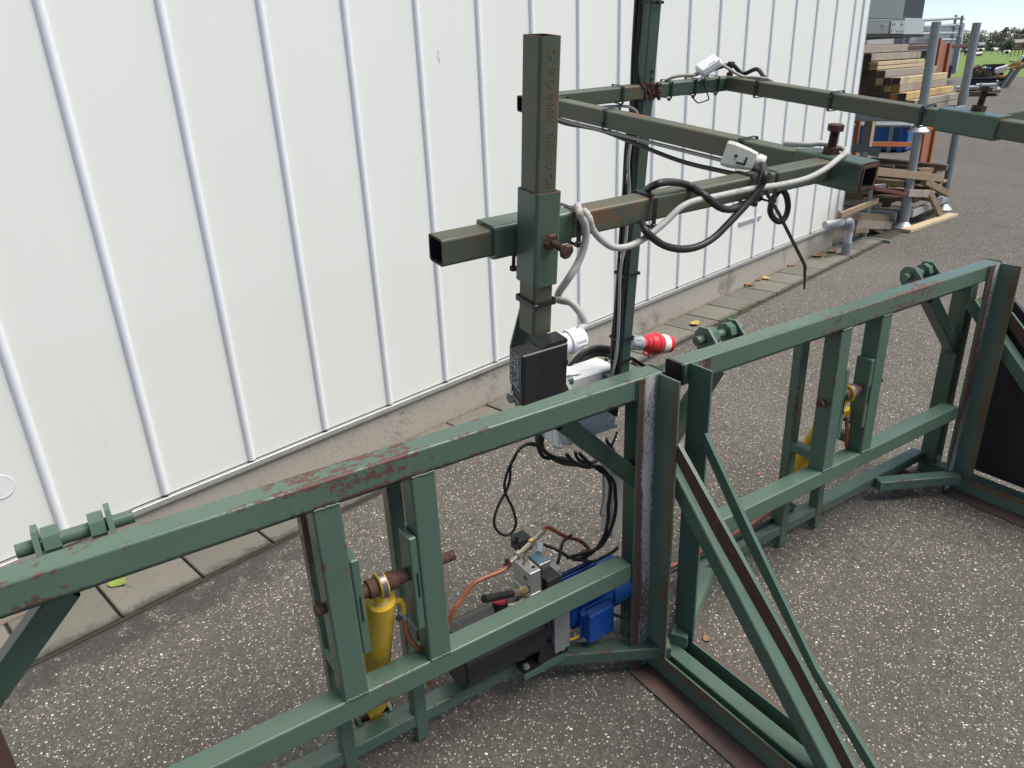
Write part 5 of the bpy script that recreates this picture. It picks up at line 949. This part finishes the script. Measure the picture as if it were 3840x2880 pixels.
for i in range(900):
    x = rr.gauss(3668, 22)
    if x < 3630 or x > 3735: continue
    top_ = 295-36*max(0, 1-((x-3660)/50)**2); y = rr.uniform(top_, 300); q_ = g+r_*((x-GX)*k_)+n_*rr.uniform(.1, 1.3)+Z_*((GY-y)*k_); v_ = V((rr.uniform(-1, 1), rr.uniform(-1, 1), rr.uniform(-.4, 1))).normalized()*rr.uniform(.08, .25)
    w_ = v_.cross(V((rr.random(), rr.random(), rr.random()))).normalized()*.012; mb.face([q_-w_, q_+w_, q_+w_+v_, q_-w_+v_], rr.choice(('wood_grey', 'wood_brown', 'wood_mid', 'end_mid')))
single('brushwood', mb, 'tangle of dry brushwood heaped in the skip', 'brushwood', None, 'stuff')
mb = MB(); ra = (r_+Z_*.28).normalized(); za = n_.cross(ra)*-1; mb.obox(g+r_*((3735-GX)*k_)+n_*.5+Z_*((GY-268)*k_), (ra, n_, ra.cross(n_)), (23*k_, .3, 11*k_), 'white_paint', .06); single('white_crate', mb, 'white plastic crate tipped on the right end of the skip', 'crate')
mb = MB(); mb.obox(g+r_*((3690-GX)*k_)+n_*.7+Z_*((GY-266)*k_), (r_, n_, Z_), (11*k_, .2, 7*k_), 'blue_bin', .04); mb.obox(g+r_*((3677-GX)*k_)+n_*.6+Z_*((GY-262)*k_), (ra, n_, ra.cross(n_)), (8*k_, .2, 4*k_), 'white_paint', .03); single('plastic_sack', mb, 'blue and white plastic sack between brushwood and crate', 'sack')
for i, (x, y, lb) in enumerate(((3753, 331, 'leaning grey barrier board with dark edge, nearer the skip'), (3773, 327, 'leaning grey barrier board with dark edge, right of the other'))):
    g, r_, n_, k_ = far_frame(x, y); lean = (r_*.47+Z_).normalized(); sd3 = lean.cross(n_).normalized(); Lh = 36*k_
    mb = MB(); mb.obox(g+lean*Lh, (lean, sd3, n_), (Lh, 6*k_, .05), 'cladding', .01); bo = single('barrier_board', mb, lb, 'barrier', 'barrier boards leaning beside the skip')
    mb = MB(); mb.obox(g+lean*Lh-r_*(8.2*k_)-n_*.02, (lean, sd3, n_), (Lh, 2.4*k_, .06), 'skip_black'); part('dark_edge', mb, bo)
g, r_, n_, k_ = far_frame(3765, 329); GX, GY = 3765, 329
mb = MB(); rr = random.Random(3)
for i in range(40): x = rr.uniform(3772, 3818); y = rr.uniform(238, 266) if x < 3800 else rr.uniform(244, 262); mb.obox(g+r_*((x-GX)*k_)+n_*rr.uniform(-.3, .3)+Z_*((GY-y)*k_), ((r_+Z_*rr.uniform(-.2, .7)).normalized(), n_, (Z_-r_*.2).normalized()), (rr.uniform(.06, .16), .05, rr.uniform(.02, .05)), rr.choice(('skip_yellow', 'wood_yellow', 'wood_pale', 'wood_grey', 'wood_pale')), .008)
single('offcut_heap', mb, 'heap of yellow and pale wood offcuts on top of the leaning boards', 'offcuts', None, 'stuff')
ln_ = (r_*.45+Z_).normalized(); l2 = ln_.cross(n_).normalized()
mb = MB(); mb.obox(g+r_*((3799-GX)*k_)+Z_*((GY-232)*k_), (ln_, l2, n_), (13*k_, 5*k_, .04), 'white_paint', .02); single('painted_panel', mb, 'small white panel standing up from the offcuts', 'panel')
mb = MB(); mb.obox(g+r_*((3808-GX)*k_)+n_*.15+Z_*((GY-236)*k_), (ln_, l2, n_), (20*k_, 6*k_, .04), 'coil', .02); single('dark_post', mb, 'dark post leaning right of the small white panel', 'post')
# ------------------------------------------------------------------ pasture: cows, fence, trees, houses
def cow(px, py, label, yaw, cols, lying=False, sc=1.0):
    g_ = aZ(px, py, 0); o = thing('cow', g_, label, 'cow', 'cows grazing in the far field'); a = V((cos(yaw), sin(yaw), 0)); b_ = V((-sin(yaw), cos(yaw), 0)); f = lambda x, y, z: g_+(a*x+b_*y+Z_*z)*sc
    dz = -.62 if lying else 0
    prof = [(-1.10, 1.15, .08, .10), (-1.02, 1.12, .28, .30), (-.75, 1.08, .33, .36), (-.3, 1.02, .37, .40), (.2, 1.00, .36, .41), (.55, 1.04, .31, .38), (.80, 1.10, .20, .28), (1.02, .95, .14, .19), (1.18, .78, .11, .14), (1.28, .58, .11, .14), (1.36, .40, .08, .10), (1.40, .28, .06, .07)]
    mb = MB(); R2 = []
    for x, z, w, h in prof: R2.append([f(x, w*cos(2*pi*i/12), max(.06, z+dz+h*sin(2*pi*i/12))) for i in range(12)])
    rr = random.Random(px); pt_ = [rr.choice(cols) for _ in range(8)]
    for k in range(len(R2)-1):
        for i in range(12): j = (i+1) % 12; mb.face([R2[k][i], R2[k][j], R2[k+1][j], R2[k+1][i]], pt_[(k//2+(i//4)*3) % 8] if k < 8 else cols[0])
    mb.face(R2[0][::-1], cols[0]); mb.face(R2[-1], cols[0])
    for x, y in ((-.85, .22), (-.85, -.22), (.55, .2), (.55, -.2)):
        if lying: mb.cyl(f(x, y*1.6, .10), f(x+.3, y*2.2, .06), .07*sc, cols[0], n=8); continue
        if x < 0: js = [(x+.08, .85, .15), (x+.12, .62, .10), (x-.06, .40, .06), (x-.02, .10, .05), (x, 0, .06)]
        else: js = [(x, .80, .11), (x+.02, .45, .065), (x, .40, .06), (x, .10, .045), (x+.02, 0, .055)]
        for (x0, z0, r0), (x1, z1, r1) in zip(js, js[1:]): mb.cyl(f(x0, y, z0), f(x1, y, z1), r0*sc, cols[-1], r2=r1*sc, n=8)
    part('body', mb, o)
    mb = MB()
    for y in (.10, -.10): mb.prism([f(1.22, y, .70+dz), f(1.20, y*2.4, .73+dz), f(1.24, y*2.4, .66+dz)], a, .03, cols[0])
    part('ear', mb, o); mb = MB(); mb.sweep([f(-1.1, 0, 1.2+dz), f(-1.17, 0, .95+dz), f(-1.15, 0, max(.1, .5+dz))], .03*sc, cols[-1], 6, 3); part('tail', mb, o)
yw = math.atan2(RT.y, RT.x)
zf5 = lambda x, y: (3580+x*260/2212, 60+y*260/2212)
cow(*map(int, zf5(360, 1270)), 'black and white cow half hidden behind the galvanised post', yw+1.2, ['cow_white', 'cow_black'])
cow(*map(int, zf5(810, 1240)), 'white cow with dark patches grazing nearest the post', yw+.1, ['cow_white', 'cow_white', 'cow_black'])
cow(*map(int, zf5(700, 1290)), 'brown and white cow lying in front of the white cow', yw+pi, ['cow_brown', 'cow_white'], True)
cow(*map(int, zf5(1300, 1250)), 'mostly black cow with white back grazing in the open', yw+.1, ['cow_black', 'cow_black', 'cow_white'])
cow(*map(int, zf5(1640, 1310)), 'small black calf with white belly beside the fence', yw+.2, ['cow_black', 'cow_black', 'cow_white'], False, .72)
cow(*map(int, zf5(130, 1265)), 'black cow whose rump shows past the white truck', yw+.2, ['cow_black', 'cow_white'])
fn = thing('pasture_fence', aZ(3790, 212, 0), 'thin wooden pasture fence at the right edge of the field', 'fence')
fp_ = [aZ(*zf5(x, 1300), 0) for x in (1775, 1895, 2010, 2135, 2260, 2400)]
for p in fp_: mb = MB(); mb.cyl(p, p+V((0, 0, 1.5)), .07, 'wood_brown', n=6); part('fence_post', mb, fn)
for z in (.7, 1.2):
    for p, q_ in zip(fp_, fp_[1:]): mb = MB(); mb.cyl(p+Z_*z, q_+Z_*z, .02, 'wood_grey', n=5); part('fence_wire', mb, fn)
def tree(px, py_base, top_y, wpx, m, label, dist, seed, dens=1.0, shape='round', low=.15):
    d = ray(px, 170); h_ = V((d.x, d.y, 0)).normalized(); g_ = h_*dist; depth = (g_-CAM).dot(FW)
    H_ = (g_-CAM).length*0+ (hit(px, top_y, g_, h_)).z; Wd_ = wpx/2779.3*depth
    o = thing('tree', g_, label, 'tree', 'trees along the far edge of the field'); rr = random.Random(seed)
    mb = MB(); tp = g_+V((rr.uniform(-.3, .3), rr.uniform(-.3, .3), H_*.8)); mb.cyl(g_-Z_*.1, g_+Z_*H_*.35, .35, 'bark', r2=.22, n=8); mb.cyl(g_+Z_*H_*.35, tp, .22, 'bark', r2=.05, n=8)
    for i in range(9): z = H_*rr.uniform(.3, .75); a = rr.uniform(0, 2*pi); mb.cyl(g_+Z_*z, g_+Z_*(z+H_*.15)+V((cos(a), sin(a), 0))*Wd_*.32, .08, 'bark', r2=.02, n=5)
    part('trunk', mb, o)
    mb = MB(); n = int(950*dens); cl = []
    for i in range(int(16+8*dens)):
        t_ = rr.uniform(low, 1); w = (sin(pi*min(1, t_*.9+.08))**.6 if shape == 'round' else (1-t_)**.6*1.1+.12); a = rr.uniform(0, 2*pi); q = rr.uniform(.2, 1)**.5; cl.append((V((cos(a)*q*w*Wd_*.42, sin(a)*q*w*Wd_*.42, t_*H_*.93)), rr.uniform(.10, .19)*Wd_+.35))
    for i in range(n):
        c, r_ = rr.choice(cl); e = V((rr.gauss(0, 1), rr.gauss(0, 1), rr.gauss(0, 1))).normalized()*r_*rr.uniform(.35, 1.0)**.6; p = g_+c+e*1.1; s2 = rr.uniform(.28, .58); u_ = V((rr.gauss(0, 1), rr.gauss(0, 1), rr.gauss(0, 1))).normalized(); v_ = u_.orthogonal().normalized()
        if p.z < .2: continue
        mb.face([p-u_*s2*.5, p+v_*s2*.45, p+u_*s2*.6, p-v_*s2*.4], m)
    part('crown', mb, o); return o
F5 = lambda x: 3580+x*260/2212
TR = [(60, 560, 60, 'leaf_olive', 1.0, 'r'), (340, 430, 46, 'leaf_olive', 1.1, 'r'), (560, 470, 36, 'leaf_green', .9, 'r'), (820, 440, 42, 'leaf_olive', 1.1, 'r'), (1080, 480, 22, 'leaf_olive', .45, 'p'), (1200, 470, 20, 'leaf_olive', .45, 'p'), (1310, 530, 30, 'leaf_green', 1.1, 'r'), (1440, 420, 26, 'leaf_olive', .5, 'p'), (1560, 370, 28, 'leaf_olive', .6, 'p'), (1730, 400, 46, 'leaf_green', 1.2, 'r'), (1960, 430, 36, 'leaf_olive', 1.0, 'r'), (2130, 370, 44, 'leaf_olive', 1.2, 'r'), (2330, 330, 52, 'leaf_green', 1.2, 'r')]
dsc = ['broad olive tree half hidden by the white truck', 'full rounded olive tree left of the galvanised post', 'green tree showing directly behind the galvanised post', 'tall yellowish tree right of the galvanised post', 'thin airy poplar left of the two sparse ones', 'thin airy poplar with light gaps beside it', 'dense green cone-shaped tree in the middle of the row', 'sparse poplar with sky showing through its crown', 'tallest sparse poplar in the row', 'big dark green tree right of the sparse poplars', 'olive tree second from the right edge group', 'tall olive tree near the right edge of the view', 'large green tree at the right edge of the view']
for i, (x, y, w, m, dn_, sh) in enumerate(TR): tree(F5(x), 190, 60+y*260/2212, w*1.15, m, dsc[i], 395-i % 3*14, 100+i, dn_*1.2, 'round' if sh == 'r' else 'poplar', .22)
for i, (x, y, w) in enumerate(((1740, 740, 44), (700, 860, 12))): tree(F5(x), 190, 60+y*260/2212, w, 'leaf_green' if i == 0 else 'leaf_olive', ('wide low green bush-like tree before the tall row', 'small yellow green tree beside the grey roof')[i], 350, 300+i, 1.2 if i == 0 else .4, 'round', .05)
mb = MB(); rr = random.Random(77)
for i in range(9000):
    x = rr.uniform(3380, 3990); d = ray(x, 170); h_ = V((d.x, d.y, 0)).normalized(); p = h_*rr.uniform(368, 386); p.z = rr.random()**1.3*3.6*(1+.25*sin(x*.05)); s2 = rr.uniform(.35, .8); u_ = V((rr.gauss(0, 1), rr.gauss(0, 1), rr.gauss(0, 1))).normalized(); v_ = u_.orthogonal().normalized(); mb.face([p-u_*s2*.5, p+v_*s2*.5, p+u_*s2*.5, p-v_*s2*.5], 'leaf_dark')
single('hedge', mb, 'continuous dark hedge closing the far edge of the field', 'hedge', None, 'stuff')
def house(px, w, h, label, wallm):
    d = ray(px, 170); h_ = V((d.x, d.y, 0)).normalized(); g_ = h_*362; o = thing('house', g_, label, 'house', 'houses among the far trees'); rt_ = h_.cross(Z_)
    mb = MB(); mb.obox(g_+Z_*h*.35, (rt_, h_, Z_), (w/2, 4, h*.35), wallm); part('wall', mb, o)
    mb = MB(); A = [g_+rt_*(-w/2-.3)+Z_*h*.7-h_*4.2, g_+rt_*(w/2+.3)+Z_*h*.7-h_*4.2, g_+rt_*(w/2+.3)+Z_*h, g_+rt_*(-w/2-.3)+Z_*h]; mb.prism(A, (h_*.3+Z_), .15, 'roof_far'); part('roof', mb, o)
    for k in (-.25, .2): mb = MB(); mb.obox(g_+rt_*(w*k)+Z_*h*.38-h_*4.03, (rt_, h_, Z_), (.6, .06, .6), 'blue_dark'); part('window', mb, o)
house(F5(810), 2.6, 3.2, 'grey-roofed house between the trees right of the post', 'cladding'); house(F5(2090), 6.5, 3.6, 'brick house with pale roof low at the right edge', 'brick_far')
